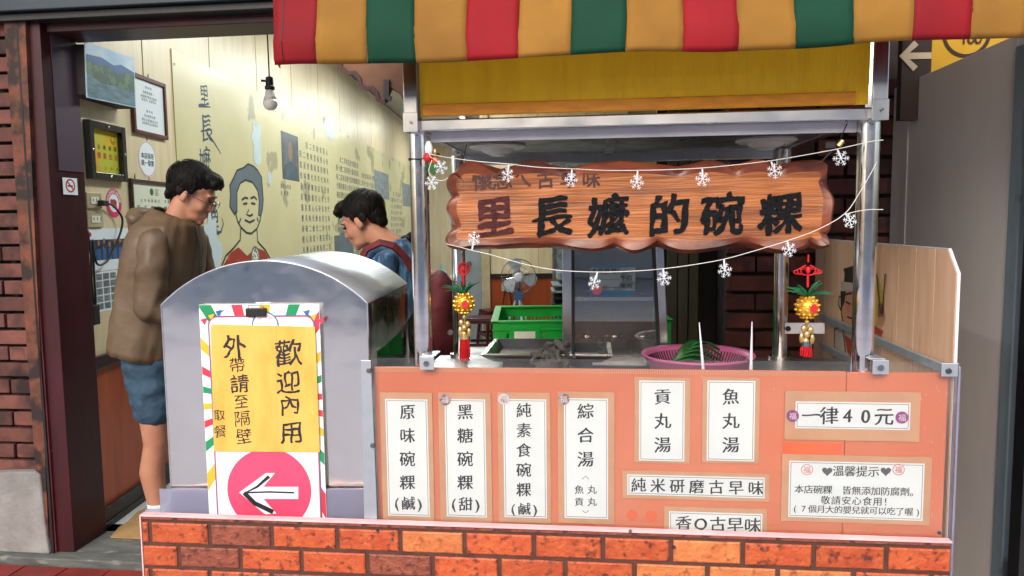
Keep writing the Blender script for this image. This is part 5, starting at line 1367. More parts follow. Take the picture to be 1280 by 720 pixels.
# steel tray
TZ = zC
def trayy():
    t = in_frame(S, 'steel_tray', 'shallow stainless steel tray lying on the stall counter before the green crate', 'tray')
    a = SV(606, 440, .42)[0]; b = a + .40; v0, v1 = .34, .66; zt_ = TZ + .075
    q = MB(); e = .035
    o1 = [(a, v0, zt_), (b, v0, zt_), (b, v1, zt_), (a, v1, zt_)]; o2 = [(a + .014, v0 + .012, zt_ + .001), (b - .014, v0 + .012, zt_ + .001), (b - .014, v1 - .012, zt_ + .001), (a + .014, v1 - .012, zt_ + .001)]
    o3 = [(a + e, v0 + e, TZ + .05), (b - e, v0 + e, TZ + .05), (b - e, v1 - e, TZ + .05), (a + e, v1 - e, TZ + .05)]
    o4 = [(x, y, z - .003) for x, y, z in o3]; o5 = [(x, y, z - .004) for x, y, z in o1]
    q.add(o1 + o2 + o3 + o4 + o5, [(0, 1, 5, 4), (1, 2, 6, 5), (2, 3, 7, 6), (3, 0, 4, 7), (4, 5, 9, 8), (5, 6, 10, 9), (6, 7, 11, 10), (7, 4, 8, 11), (8, 9, 10, 11), (12, 13, 14, 15), (16, 17, 13, 12), (17, 18, 14, 13), (18, 19, 15, 14), (19, 16, 12, 15), (0, 1, 17, 16), (1, 2, 18, 17), (2, 3, 19, 18), (3, 0, 16, 19)])
    q.build('pan', 'steel', t)
    MB().box(a + .06, b - .06, v0 + .06, v1 - .06, TZ + .0005, TZ + .046).build('stand', 'cable_black', t, bevel=.003)
    return a, b
ta, tb = trayy()
# crumpled grey cloth and green net
def cloth(name, label, fr_, c, r, hgt, m_, seed, cat):
    n = 34; vs = []; fs = []
    for i in range(n + 1):
        for j in range(n + 1):
            x = -1 + 2 * i / n; y = -1 + 2 * j / n; d = math.hypot(x, y); k = max(0, 1 - d * .85)
            z = hgt * (k ** .5) * (.45 + .8 * abs(noise.noise(Vector((x * 2 + seed, y * 2, seed)))) + .25 * abs(noise.noise(Vector((x * 4, y * 4, seed)))))
            sx_ = 1 + .25 * noise.noise(Vector((x * 2, y * 2, seed + 4))); vs.append((c[0] + r[0] * x * sx_, c[1] + r[1] * y * sx_, c[2] + z + .002))
    for i in range(n):
        for j in range(n):
            if math.hypot(-1 + 2 * (i + .5) / n, -1 + 2 * (j + .5) / n) < 1.03: fs.append((i * (n + 1) + j, (i + 1) * (n + 1) + j, (i + 1) * (n + 1) + j + 1, i * (n + 1) + j + 1))
    q = MB(); q.add(vs, fs); o = q.build(name, m_, None, smooth=True); s_ = o.modifiers.new('s', 'SOLIDIFY'); s_.thickness = .002
    tag(o, label, cat, fr=fr_); return o
def heap(name, label, cat, c, r, hgt, m_, n, rad_):
    random.seed(n); P = []
    for k in range(n):
        a = Vector((c[0] + random.uniform(-r[0], r[0]), c[1] + random.uniform(-r[1], r[1]), c[2] + rad_ + random.uniform(0, hgt) ** 1.0 * .8)); b = a + Vector((random.uniform(-.05, .05), random.uniform(-.05, .05), random.uniform(-.03, .02)))
        b.z = max(b.z, c[2] + rad_); P.append(cap(a, b, rad_ * random.uniform(.6, 1.1), rad_ * random.uniform(.5, 1)))
    P.append(ell((c[0], c[1], c[2] + hgt * .3), (r[0], r[1], hgt * .35)))
    o = fuse(name, P, .004, m_, None, nz=(.004, 40, (1, 1, 1), 1), smooth=3); tag(o, label, cat, fr=S)
cu = SV(690, 436, .36)[0]
heap('grey_cloth', 'crumpled dark grey cloth heaped between the steel tray and the glass cabinet', 'cloth', (cu, .34, TZ + .02), (.045, .06), .09, 'cloth_grey', 22, .011)
cu = SV(672, 440, .22)[0]
heap('green_net', 'small heap of green netting on the counter before the tray', 'net', (cu, .22, TZ), (.045, .04), .04, 'leaf_deep', 14, .008)

# glass cabinet
gcab = in_frame(S, 'glass_cabinet', 'steel and glass warming cabinet standing on the stall counter', 'cabinet')
V0 = .46; ga = SV(703, 400, V0)[0]; gb = SV(833, 400, V0)[0]; gz = TZ + .52; V1 = .72
pw = SV(715, 400, V0)[0] - ga
MB().box(ga, ga + pw, V0, V0 + .02, TZ, gz).build('post', 'steel', gcab, bevel=.002)
q = MB(); b0_ = SV(836, 440, V0)[0]; b1_ = SV(826, 330, V0)[0]
q.prism(FS(V0), [(b0_ - pw * .75, TZ), (b0_ + .002, TZ), (b1_ + .002, gz), (b1_ - pw * .75, gz)], -.02, 0); q.build('post', 'steel', gcab, bevel=.002)
MB().rect(FS(V0), ga + pw + .001, TZ, b0_ - pw * .75, TZ + .02, -.02, 0).build('bottom_bar', 'cable_black', gcab)
q = MB(); q.rect(FS(V0), ga + pw, TZ + .02, ga + pw + .008, gz, -.015, .001); q.build('seal', 'cable_black', gcab)
q = MB(); q.prism(FS(V0), [(b0_ - pw * .75 - .010, TZ + .02), (b0_ - pw * .75 - .001, TZ + .02), (b1_ - pw * .75 - .001, gz), (b1_ - pw * .75 - .010, gz)], -.015, .001); q.build('seal', 'cable_black', gcab)
MB().prism(FS(V0), [(ga + pw + .009, TZ + .021), (b0_ - pw * .75 - .011, TZ + .021), (b1_ - pw * .75 - .011, gz - .02), (ga + pw + .009, gz - .02)], -.006, -.003).build('front_pane', 'window_glass', gcab)
MB().box(ga, b0_, V0, V1, gz, gz + .02).build('top', 'steel', gcab, bevel=.003)
MB().box(ga + .004, b1_ - .004, V1 - .006, V1, TZ, gz).build('back_panel', 'cab_inner', gcab)
MB().box(ga, ga + .003, V0 + .021, V1, TZ, gz).build('side_pane', 'window_glass', gcab)
MB().box(b1_ - .003, b1_, V0 + .021, V1, TZ, gz).build('side_pane', 'window_glass', gcab)
zs = SV(760, 371, V0 + .1)[1]
MB().box(ga + .008, b1_ - .012, V0 + .03, V1 - .01, zs - .006, zs + .006).build('shelf', 'steel', gcab)
MB().box(ga + .008, b1_ - .012, V0 + .02, V1 - .01, TZ + .005, TZ + .03).build('floor_tray', 'steel_dull', gcab)
random.seed(4)
for k in range(3):
    t = in_frame(S, 'food_pan', ['dark steel food pan in the glass cabinet, nearest the left post', 'dark steel food pan in the middle of the glass cabinet', 'dark steel food pan in the glass cabinet, nearest the right post'][k], 'pan', 'food pans in the glass cabinet')
    MB().lathe([(.036, 0), (.040, .06), (.044, .062), (.038, .058), (.033, .01)], (ga + .075 + k * .092, V0 + .13, TZ + .031), 24).build('pan_body', 'steel_dull', t, smooth=True)
    MB().lathe([(.044, .064), (.03, .078), (.008, .084), (.008, .095), (.001, .096)], (ga + .075 + k * .092, V0 + .13, TZ + .031), 24).build('lid', 'steel', t, smooth=True)
# notice in the cabinet
nt_ = in_frame(S, 'meat_notice', 'grey notice with a blue foot listing 牛肉 and 豬肉 inside the cabinet glass', 'notice')
f = FS(V0 - .001); a = SV(737, 331, V0); b = SV(794, 370, V0)
MB().rect(f, a[0], b[1], b[0], a[1], .0005, .0018).build('sheet', 'photo_light', nt_)
q = MB(); q.rect(f, a[0] + .001, b[1] + .001, b[0] - .001, b[1] + .017, .002, .0024); q.rect(f, a[0] + .001, a[1] - .008, b[0] - .001, a[1] - .001, .002, .0024); q.build('blue_band', 'fan_blue', nt_)
q = MB(); line(q, f, '本店採用', a[0] + .014, a[0] + .075, a[1] - .019, .017, .0026); line(q, f, '牛肉', b[0] - .038, b[0] - .018, a[1] - .040, .017, .0026); line(q, f, '豬肉', b[0] - .038, b[0] - .018, a[1] - .066, .017, .0026)
for zz in (-.046, -.072): q.rect(f, a[0] + .012, a[1] + zz, b[0] - .048, a[1] + zz + .001, .0024, .0026)
q.build('lettering', 'ink', nt_)
MB().prism(f, circle(a[0] + .022, b[1] + .020, .016, 20), .003, .0034).build('pink_mark', 'stamp_red', nt_)

# pink basin with leaves
pb = in_frame(S, 'pink_basin', 'wide pink plastic basin with a slotted edge on the counter beside the cabinet', 'basin')
bc = SV(872, 442, .30); bu = bc[0]; bv = .30; br = .155; bz = TZ + .085
MB().lathe([(.115, 0), (.150, .075), (.158, .083), (.163, .088), (.160, .093), (.150, .087), (.144, .074), (.110, .005)], (bu, bv, TZ), 48).build('bowl_body', 'basin_pink', pb, smooth=True)
q = MB()
for k in range(40):
    th = R(10 + k * 4.2); x, y = math.cos(th), math.sin(th); q.tube([(bu + x * .128, bv + y * .128, TZ + .05), (bu + x * .143, bv + y * .143, TZ + .078)], .0018, 5)
q.build('slots', 'cable_black', pb)
lf = in_frame(S, 'leaf_bundle', 'green leaves lying in the pink basin', 'leaves')
for k in range(5):
    n = 10; L_ = .15; vs = []; fs = []; ang = R(-14 + k * 9); c0 = Vector((bu - .10 + .012 * k, bv - .05 + .03 * k, TZ + .055 + .006 * k))
    for i in range(n + 1):
        t_ = i / n; w2 = .026 * math.sin(math.pi * min(1, t_ * 1.02)) ** .7 + .0005; x = L_ * t_; z = .035 * math.sin(math.pi * t_)
        for s_ in (-1, 0, 1): p = Vector((x, s_ * w2, z - (.005 if s_ == 0 else 0))); vs.append(c0 + Matrix.Rotation(ang, 3, 'Z') @ p)
    for i in range(n):
        for s_ in (0, 1): fs.append((i * 3 + s_, (i + 1) * 3 + s_, (i + 1) * 3 + s_ + 1, i * 3 + s_ + 1))
    q = MB(); q.add(vs, fs); o = q.build('leaf', 'leaf', lf, smooth=True); s2 = o.modifiers.new('s', 'SOLIDIFY'); s2.thickness = .0012

# two white spikes behind the clear sheet
for (qx0, py0, px1, py1), lab in (((874, 403, 878, 452), 'tall white plastic spike leaning left behind the clear sheet, nearer the pink basin'), ((940, 402, 939, 452), 'upright white plastic spike behind the clear sheet, under the last sign character')):
    t = in_frame(S, 'white_spike', lab, 'spike', group='white spikes on the counter')
    A = SV(qx0, py0, .05); B = SV(px1, py1, .05)
    k = (A[0] - B[0]) / (A[1] - B[1]); zb_3 = TZ; xb3 = B[0] + k * (TZ - B[1])
    MB().cyl((xb3, .05, TZ + .008), (A[0], .05, A[1]), .0068, .0012, 10).build('blade', 'white_metal', t, smooth=True)
    MB().lathe([(.014, 0), (.014, .006), (.008, .012)], (xb3, .05, TZ), 16).build('foot', 'white_metal', t)

# ================================================================== hanging pineapple ornaments (one kind, built twice)
def pineapple(px, ytop, yknot, ybody, ytail, vd, label):
    t = in_frame(S, 'pineapple_ornament', label, 'ornament', 'gold pineapple ornaments with red tassels')
    u = SV(px, ybody, vd)[0]; zk = SV(px, yknot, vd)[1]; zb3 = SV(px, ybody, vd)[1]; ztp = SV(px, ytop, vd)[1]; ztl = SV(px, ytail, vd)[1]
    MB().tube([(u, vd, ztp), (u, vd, zk + .02)], .0022, 6).build('cord', 'knot_red', t)
    MB().tube([(u, vd, zk - .01), (u, vd, zb3 + .05)], .003, 6).build('cord', 'knot_red', t)
    for s_ in (-1, 1):
        for k in range(3):
            a_ = .010 + .006 * k; P = [(u + s_ * (.004 + a_ * (1.35 if px > 800 else .5) * math.sin(math.pi * i / 12)), vd + .002 * k, zk + (.012 if px > 800 else .017) * math.cos(math.pi * i / 12) * (1 - .2 * k) - .002 * k) for i in range(13)]
            MB().tube(P, .0018, 6).build('knot_loop', 'knot_red', t, smooth=True)
    if px < 800: MB().tube([(u + .015 * math.cos(R(15 * k)), vd, zk + .016 * math.sin(R(15 * k))) for k in range(24)], .0022, 6, closed=True).build('knot_ring', 'knot_red', t, smooth=True)
    MB().ell((u, vd, zk), (.006, .005, .010), 10, 8).build('knot', 'knot_red', t, smooth=True)
    # fruit with a net of studs
    q = MB(); q.ell((u, vd, zb3), (.0275, .0275, .029), 24, 16); q.build('fruit', 'gold', t, smooth=True)
    q = MB()
    for i in range(6):
        for k in range(10):
            ph = -math.pi / 2 * .8 + math.pi * .8 * (i + .5) / 6; th = 2 * math.pi * (k + .5 * (i % 2)) / 10
            q.ell((u + .0275 * math.cos(ph) * math.cos(th), vd + .0275 * math.cos(ph) * math.sin(th), zb3 + .029 * math.sin(ph)), (.0048, .0048, .0036), 6, 4)
    q.build('eye_scale', 'gold', t)
    MB().prism(lambda a, b, d=0: (u + a, vd - .0295 - d, zb3 + b), circle(.008, 0, .009, 14, .011), 0, .002).build('red_mark', 'knot_red', t)
    random.seed(int(px))
    for k in range(18):
        th = 2 * math.pi * k / 18 + random.uniform(-.1, .1); L_ = random.uniform(.052, .072); el = random.uniform(.45, 1.25); P = []
        for i in range(6):
            s_ = i / 5; r_2 = L_ * s_ * math.cos(el) * (1 + .25 * s_); P.append((u + r_2 * math.cos(th), vd + r_2 * math.sin(th), zb3 + .024 + L_ * s_ * math.sin(el) - .022 * s_ * s_))
        MB().tube(P, [.0034, .0036, .0032, .0025, .0016, .0006], 5).build('leaf', 'leaf_deep', t)
    # small gold ingots and bells under the fruit
    zc4 = zb3 - .030
    MB().tube([(u, vd, zb3 - .026), (u, vd, ztl + .04)], .0015, 5).build('thread', 'gold_pale', t)
    for i, (dx, dz, rx, rz_) in enumerate(((0, -.008, .006, .008), (-.008, -.024, .007, .010), (.009, -.028, .008, .010), (0, -.038, .008, .010), (-.012, -.048, .006, .014), (.013, -.050, .006, .013), (-.001, -.056, .008, .010))):
        MB().ell((u + dx, vd - .004 * (i % 2), zc4 + dz), (rx, rx * .8, rz_), 12, 8).build('charm', 'gold_pale', t, smooth=True)
    zt5 = zc4 - .062
    MB().cyl((u, vd, zt5 + .006), (u, vd, zt5 - .006), .012, .013, n=14).build('band', 'chrome' if px > 800 else 'gold_pale', t)
    q = MB()
    for k in range(26):
        th = 2 * math.pi * k / 26; r_2 = .010 * (1 if k % 2 else .6); q.tube([(u + r_2 * math.cos(th), vd + r_2 * math.sin(th), zt5 - .006), (u + r_2 * 1.3 * math.cos(th + .2), vd + r_2 * 1.3 * math.sin(th + .2), (zt5 + ztl) / 2), (u + r_2 * 1.25 * math.cos(th), vd + r_2 * 1.25 * math.sin(th), ztl + random.uniform(0, .006))], .0023, 4)
    q.build('tassel', 'tassel_red', t)
pineapple(580, 322, 336, 379, 452, .10, 'gold pineapple ornament hanging near the left post before the stools')
pineapple(1009, 318, 338, 384, 446, .02, 'gold pineapple ornament hanging near the right post before the brick pier')

# ================================================================== fairy lights with snowflakes
fl_ = in_frame(S, 'fairy_lights', 'white string of plastic snowflake lights looped before the wooden sign', 'string lights')
VF = -.060
def snow(u, v, z, r, tiltd, stem=True):
    q = MB(); rot = Matrix.Rotation(R(tiltd), 3, 'Y') @ Matrix.Rotation(R(random.uniform(-35, 35)), 3, 'Z') @ Matrix.Rotation(R(random.uniform(0, 60)), 3, 'Y')
    for k in range(6):
        th = math.pi / 3 * k; d = Vector((math.cos(th), 0, math.sin(th)))
        q.tube([Vector((0, 0, 0)), d * r], .0009, 4)
        for s_ in (.45, .72):
            for sg_ in (-1, 1):
                e = Vector((math.cos(th + sg_ * math.pi / 3), 0, math.sin(th + sg_ * math.pi / 3))); q.tube([d * r * s_, d * r * s_ + e * r * .30], .0008, 4)
    q.v = [tuple(Vector((u, v, z)) + rot @ Vector(p)) for p in q.v]
    q.ell((u, v, z), (.0028, .0028, .0028), 8, 6); q.build('snowflake', 'snow_white', fl_)
def run(pts, flakes, v=VF):
    P = [Vector((SV(x, y, v)[0], v, SV(x, y, v)[1])) for x, y in pts]; out_ = []
    for i in range(len(P) - 1):
        p0_, p1_, p2_, p3_ = P[max(0, i - 1)], P[i], P[i + 1], P[min(len(P) - 1, i + 2)]
        for k in range(6):
            t_ = k / 6; out_.append(.5 * ((2 * p1_) + (p2_ - p0_) * t_ + (2 * p0_ - 5 * p1_ + 4 * p2_ - p3_) * t_ ** 2 + (3 * p1_ - p0_ - 3 * p2_ + p3_) * t_ ** 3))
    out_.append(P[-1]); MB().tube(out_, .0011, 6).build('wire', 'cord_white', fl_, smooth=True)
    for (x0_, y0_, x, y) in flakes:
        a, b = SV(x0_, y0_, v); c, d = SV(x, y, v); dv = random.uniform(-.006, .002)
        MB().tube([(a, v, b), ((a + c) / 2, v + dv / 2, (b + d) / 2), (c, v + dv, d + .004)], [.0018, .0026, .0022], 7).build('holder', 'snow_white', fl_)
        snow(c, v + dv - .003, d, .0185, 0)
random.seed(31)
run([(535, 192), (560, 197), (600, 202), (636, 205), (672, 209), (715, 211), (756, 213), (797, 213), (838, 212), (878, 210), (920, 206), (963, 201), (1005, 194), (1048, 186), (1088, 177), (1104, 175)],
    [(636, 206, 635, 219), (715, 212, 714, 225), (797, 214, 796, 228), (878, 211, 878, 224), (964, 202, 968, 214), (1047, 187, 1051, 198)])
run([(536, 186), (538, 196), (545, 200), (551, 208)], [(548, 203, 551, 209), ], VF)
run([(540, 200), (536, 214), (541, 222), (552, 226), (560, 222)], [(544, 221, 540, 229)], VF)
run([(558, 305), (575, 309), (590, 313), (612, 318), (640, 326), (668, 333), (700, 338), (745, 340), (790, 339), (828, 336), (866, 331), (905, 324), (945, 313), (984, 301), (1022, 287), (1056, 267), (1075, 240), (1090, 214), (1096, 202)],
    [(590, 313, 593, 298), (747, 340, 743, 353), (829, 336, 830, 348), (905, 324, 906, 338), (984, 301, 986, 312), (1057, 267, 1062, 276)])
run([(1056, 268), (1072, 264), (1088, 262), (1104, 262)], [], VF)
# small felt ornament tied to the left post
fe = in_frame(S, 'post_ornament', 'small felt ornament of white, red and green pieces tied to the left post', 'ornament')
def bl(px, py, r, m_, n_, vv=-.035):
    a, b = SV(px, py, vv); MB().ell((a, vv, b), r, 14, 10).build(n_, m_, fe, smooth=True)
bl(536, 186, (.010, .008, .020), 'paper', 'white_cap'); bl(535, 197, (.013, .010, .012), 'knot_red', 'red_ball', -.042)
a, b = SV(534, 207, -.038); q = MB(); q.prism(FS(.038), [(a - .016, b + .008), (a, b + .012), (a + .016, b + .008), (a + .010, b - .008), (a, b - .020), (a - .011, b - .008)], -.003, .004); q.build('leaf', 'leaf', fe, bevel=.001)
bl(544, 200, (.010, .006, .008), 'tomato', 'orange_wing', -.036); bl(544, 190, (.005, .005, .010), 'gold_pale', 'gold_bell', -.034); bl(547, 194, (.006, .005, .006), 'cable_black', 'dark_bead', -.034)
MB().tube([(uf0 - .026, .035, b + .02), (uf0 - .02, .008, b + .022), (uf0 + .01, .004, b + .02), (a + .004, -.03, b + .02)], .0018, 6).build('tie', 'cable_black', fe)

# ================================================================== deeper in the room
# stand fan
FY = 8.4
fa = thing('stand_fan', 'grey stand fan with a wire cage before the red wood dado', 'fan')
c = V(648, 345, FY); fx, fz = c; rf = (V(664, 345, FY)[0] - V(631, 345, FY)[0]) / 2 * 1.3
for k, (rr_, dy) in enumerate(((1., 0), (1., -.10), (.62, -.13), (.30, -.14))):
    MB().tube([(fx + rf * rr_ * math.cos(2 * math.pi * i / 36), FY + dy, fz + rf * rr_ * math.sin(2 * math.pi * i / 36)) for i in range(36)], .004 if k < 2 else .0025, 5, closed=True).build('cage_ring', 'chrome', fa)
q = MB()
for k in range(40):
    th = 2 * math.pi * k / 40; q.tube([(fx + .04 * math.cos(th), FY - .15, fz + .04 * math.sin(th)), (fx + rf * .7 * math.cos(th), FY - .135, fz + rf * .7 * math.sin(th)), (fx + rf * math.cos(th), FY - .05, fz + rf * math.sin(th))], .0014, 4)
q.build('cage_wire', 'chrome', fa)
for k in range(3):
    th0 = R(100 + 120 * k); P = [(fx + .03 * math.cos(th0), FY - .05, fz + .03 * math.sin(th0))]
    pts = [(0.04, -.25), (.10, -.42), (.17, -.40), (.21, -.15), (.215, .25), (.19, .5), (.13, .52), (.08, .4), (.04, .3)]
    q = MB(); vs = [(fx + r_2 * math.cos(th0 + t_), FY - .05 - .04 * t_, fz + r_2 * math.sin(th0 + t_)) for r_2, t_ in pts] + [(fx + r_2 * math.cos(th0 + t_), FY - .046 - .04 * t_, fz + r_2 * math.sin(th0 + t_)) for r_2, t_ in pts]
    n = len(pts); q.add(vs, [tuple(range(n)), tuple(range(n, 2 * n))[::-1]] + [(i, (i + 1) % n, n + (i + 1) % n, n + i) for i in range(n)]); q.build('blade', 'fan_grey', fa)
MB().lathe([(.045, 0), (.05, .02), (.04, .03), (.02, .034)], n=20).build('hub', 'white_metal', fa); hub = fa.children[-1]
for o in fa.children:
    if o.name.startswith('hub'): o.location = (fx, FY - .14, fz); o.rotation_euler = (R(90), 0, 0)
MB().cyl((fx, FY - .03, fz), (fx, FY + .12, fz), .07, .05).build('motor', 'fan_grey', fa, smooth=False)
MB().cyl((fx, FY + .03, fz - .05), (fx, FY + .03, .35), .022).build('pole', 'fan_blue', fa)
MB().box(fx - .05, fx + .05, FY - .02, FY + .08, fz - rf - .08, fz - rf + .02).build('control_box', 'ray_blue', fa, bevel=.008)
for k in range(3):
    th = R(-90 + 120 * k + 15); MB().cyl((fx + .02 * math.cos(th), FY + .03 + .02 * math.sin(th), fz - rf - .05), (fx + .26 * math.cos(th), FY + .03 + .26 * math.sin(th), .01), .012).build('leg', 'white_metal', fa)
# second socket on the dado
t = thing('wall_socket', 'cream socket with two black cables on the red wood dado left of the fan', 'wall socket')
a = V(633, 359, PY - .014); MB().box(a[0] - .06, a[0] + .10, PY - .03, PY - .0135, a[1] - .05, a[1] + .05).build('plate', 'socket', t, bevel=.004)
for dx, ddx in ((-.01, -.12), (.03, .10)): MB().tube([(a[0] + dx, PY - .035, a[1]), (a[0] + dx + ddx * .3, PY - .05, a[1] - .2), (a[0] + dx + ddx, PY - .05, a[1] - .55)], .006, 6).build('cable', 'cable_black', t)
# red stools
def stool():
    t = thing('plastic_stool', '', 'stool', group='dark red plastic stools in the room')
    q = MB(); q.prism(lambda a, b, d=0: (a, b, .44 + d), rrect(-.15, -.15, .15, .15, .03), -.02, .0); q.build('seat', 'stool', t, bevel=.008)
    MB().prism(lambda a, b, d=0: (a, b, .42 + d), rrect(-.155, -.155, .155, .155, .03), -.04, -.0005).build('apron', 'stool', t, bevel=.003)
    for sx_ in (-1, 1):
        for sy_ in (-1, 1):
            q = MB(); e = .03
            A = [(sx_ * .15 - e / 2 * sx_ * 2, sy_ * .15), (sx_ * .15, sy_ * .15), (sx_ * .15, sy_ * .15 - e * sy_), (sx_ * .15 - e * sx_, sy_ * .15 - e * sy_)]
            vs = [(x, y, .381) for x, y in A] + [(x + sx_ * .03, y + sy_ * .03, 0) for x, y in A]
            q.add(vs, [(0, 1, 2, 3), (4, 5, 6, 7), (0, 1, 5, 4), (1, 2, 6, 5), (2, 3, 7, 6), (3, 0, 4, 7)]); q.build('leg', 'stool', t)
    for s_ in (-1, 1):
        MB().box(-.13, .13, s_ * .16 - .008, s_ * .16 + .008, .13, .16).build('stretcher', 'stool', t); MB().box(s_ * .16 - .008, s_ * .16 + .008, -.13, .13, .13, .16).build('stretcher', 'stool', t)
    return t
st0 = stool()
spots = [((601, 408), 8.3, 'dark red plastic stool right of the left pineapple ornament, nearest the green crate'), ((546, 418), 7.6, 'dark red plastic stool left of the left pineapple ornament, behind the left post'),
         ((618, 392), 9.0, 'dark red plastic stool half hidden behind the green crate'), ((560, 400), 10.2, 'dark red plastic stool under the tan table')]
for i, ((px, py), yy, lab) in enumerate(spots):
    o = st0 if i == 0 else copy_tree(st0); o.location = (V(px, py, yy)[0], yy, 0); o.rotation_euler = (0, 0, R(12 * i)); o['label'] = lab
# tan table with a chequered box, grey door and counter behind
TY = 9.6
tt = thing('dining_table', 'tan folding table in the room behind the seated diner', 'table')
a = V(545, 376, TY)[0]; b = V(592, 376, TY)[0]
MB().box(a - .4, b, TY - .35, TY + .35, .72, .75).build('tabletop', 'table_tan', tt, bevel=.005)
for x in (a - .3, b - .1):
    MB().tube([(x, TY - .3, .72), (x + .16, TY + .3, .01)], .016, 8).build('leg', 'steel_dull', tt); MB().tube([(x + .16, TY - .3, .01), (x, TY + .3, .72)], .016, 8).build('leg', 'steel_dull', tt)
CYY = 11.2
cc = thing('side_counter', 'grey counter against the back of the room with a chequered cloth', 'counter')
a = V(538, 360, CYY)[0]; b = V(596, 360, CYY)[0]; zt_3 = V(560, 363, CYY)[1]; zt_4 = V(560, 346, CYY)[1]
MB().box(a, b, CYY, CYY + .5, 0, zt_3).build('body', 'door_grey', cc, bevel=.004)
q1 = MB(); q2 = MB(); nx = 12; k_ = (b - a) / nx; hh = (zt_4 - zt_3) / 4
for i in range(nx):
    for j in range(4): (q1 if (i + j) % 2 else q2).box(a + i * k_, a + (i + 1) * k_, CYY + .02, CYY + .22, zt_3 + .002 + j * hh, zt_3 + .002 + (j + 1) * hh)
q1.build('check', 'check_red', cc); q2.build('check', 'check_white', cc)
t = thing('tissue_box', 'pale aqua pointed tissue box on the chequered counter', 'tissue box')
a = V(551, 345, CYY)[0]; MB().lathe([(.09, 0), (.09, .05), (.03, .10), (.015, .19), (.001, .20)], (a, CYY + .12, zt_4 + .004), 16).build('box_body', 'aqua', t)
gd = thing('grey_door', 'plain grey door leaf standing at the corner of the partition', 'door')
a = V(581, 380, PY - .1)[0]; MB().box(a, PX0 - .11, PY - .02, PY + .03, 0, 2.2).build('leaf', 'door_grey', gd, bevel=.004)
MB().cyl((a + .06, PY - .05, 1.0), (a + .06, PY - .021, 1.0), .025).build('handle', 'steel', gd)
# shelf stack right of the fan
sk = thing('equipment_rack', 'dark rack with trays and grey boxes beside the glass cabinet', 'rack')
SY = 6.6; a = V(693, 380, SY)[0]
for i in range(6):
    z = V(700, 398 - i * 8, SY)[1]; MB().box(a - .02 + .006 * (i % 2), a + .62, SY, SY + .4, z, z + .016).build('tray', 'cable_black' if i < 4 else 'photo_light', sk, bevel=.002)
MB().box(a + .03, a + .6, SY + .02, SY + .38, V(700, 350, SY)[1], V(700, 341, SY)[1]).build('box', 'photo_light', sk, bevel=.004)
MB().box(a + .01, a + .6, SY + .42, SY + .44, 0, 2.2).build('back_board', 'photo_light', sk)
for x in (a, a + .6): MB().box(x, x + .02, SY + .38, SY + .4, 0, 2.1).build('upright', 'steel_dull', sk)

# ================================================================== people
def head_prims(M_):
    """head facing +x, chin down, origin at the ear line; M_ places it"""
    P = [ell((-.012, 0, .045), (.098, .077, .086)), ell((.035, 0, -.02), (.058, .062, .085)), ell((.045, 0, -.078), (.045, .048, .034)), ell((.078, 0, -.098), (.018, .024, .016)),
         cap((.090, 0, .012), (.108, 0, -.030), .008, .012), ell((.098, .012, -.034), (.010, .008, .008)), ell((.098, -.012, -.034), (.010, .008, .008)),
         ell((.083, 0, .028), (.018, .056, .010)), ell((.090, 0, -.058), (.012, .024, .006)), ell((.089, 0, -.070), (.012, .021, .007)),
         ell((.058, .036, -.028), (.030, .024, .030)), ell((.058, -.036, -.028), (.030, .024, .030)),
         ell((-.008, .079, -.008), (.019, .008, .033), (0, 12, 14)), ell((-.008, -.079, -.008), (.019, .008, .033), (0, 12, -14)), ell((.0, .074, -.03), (.010, .008, .012)), ell((.0, -.074, -.03), (.010, .008, .012))]
    out_ = []
    for p in P:
        if p[0] == 'c': out_.append(cap(M_ @ p[1], M_ @ p[2], p[3], p[4]))
        else:
            e = (M_.to_3x3() @ Euler([R(x) for x in p[3]]).to_matrix()).to_euler(); out_.append(('e', M_ @ p[1], p[2], [math.degrees(x) for x in e]))
    return out_
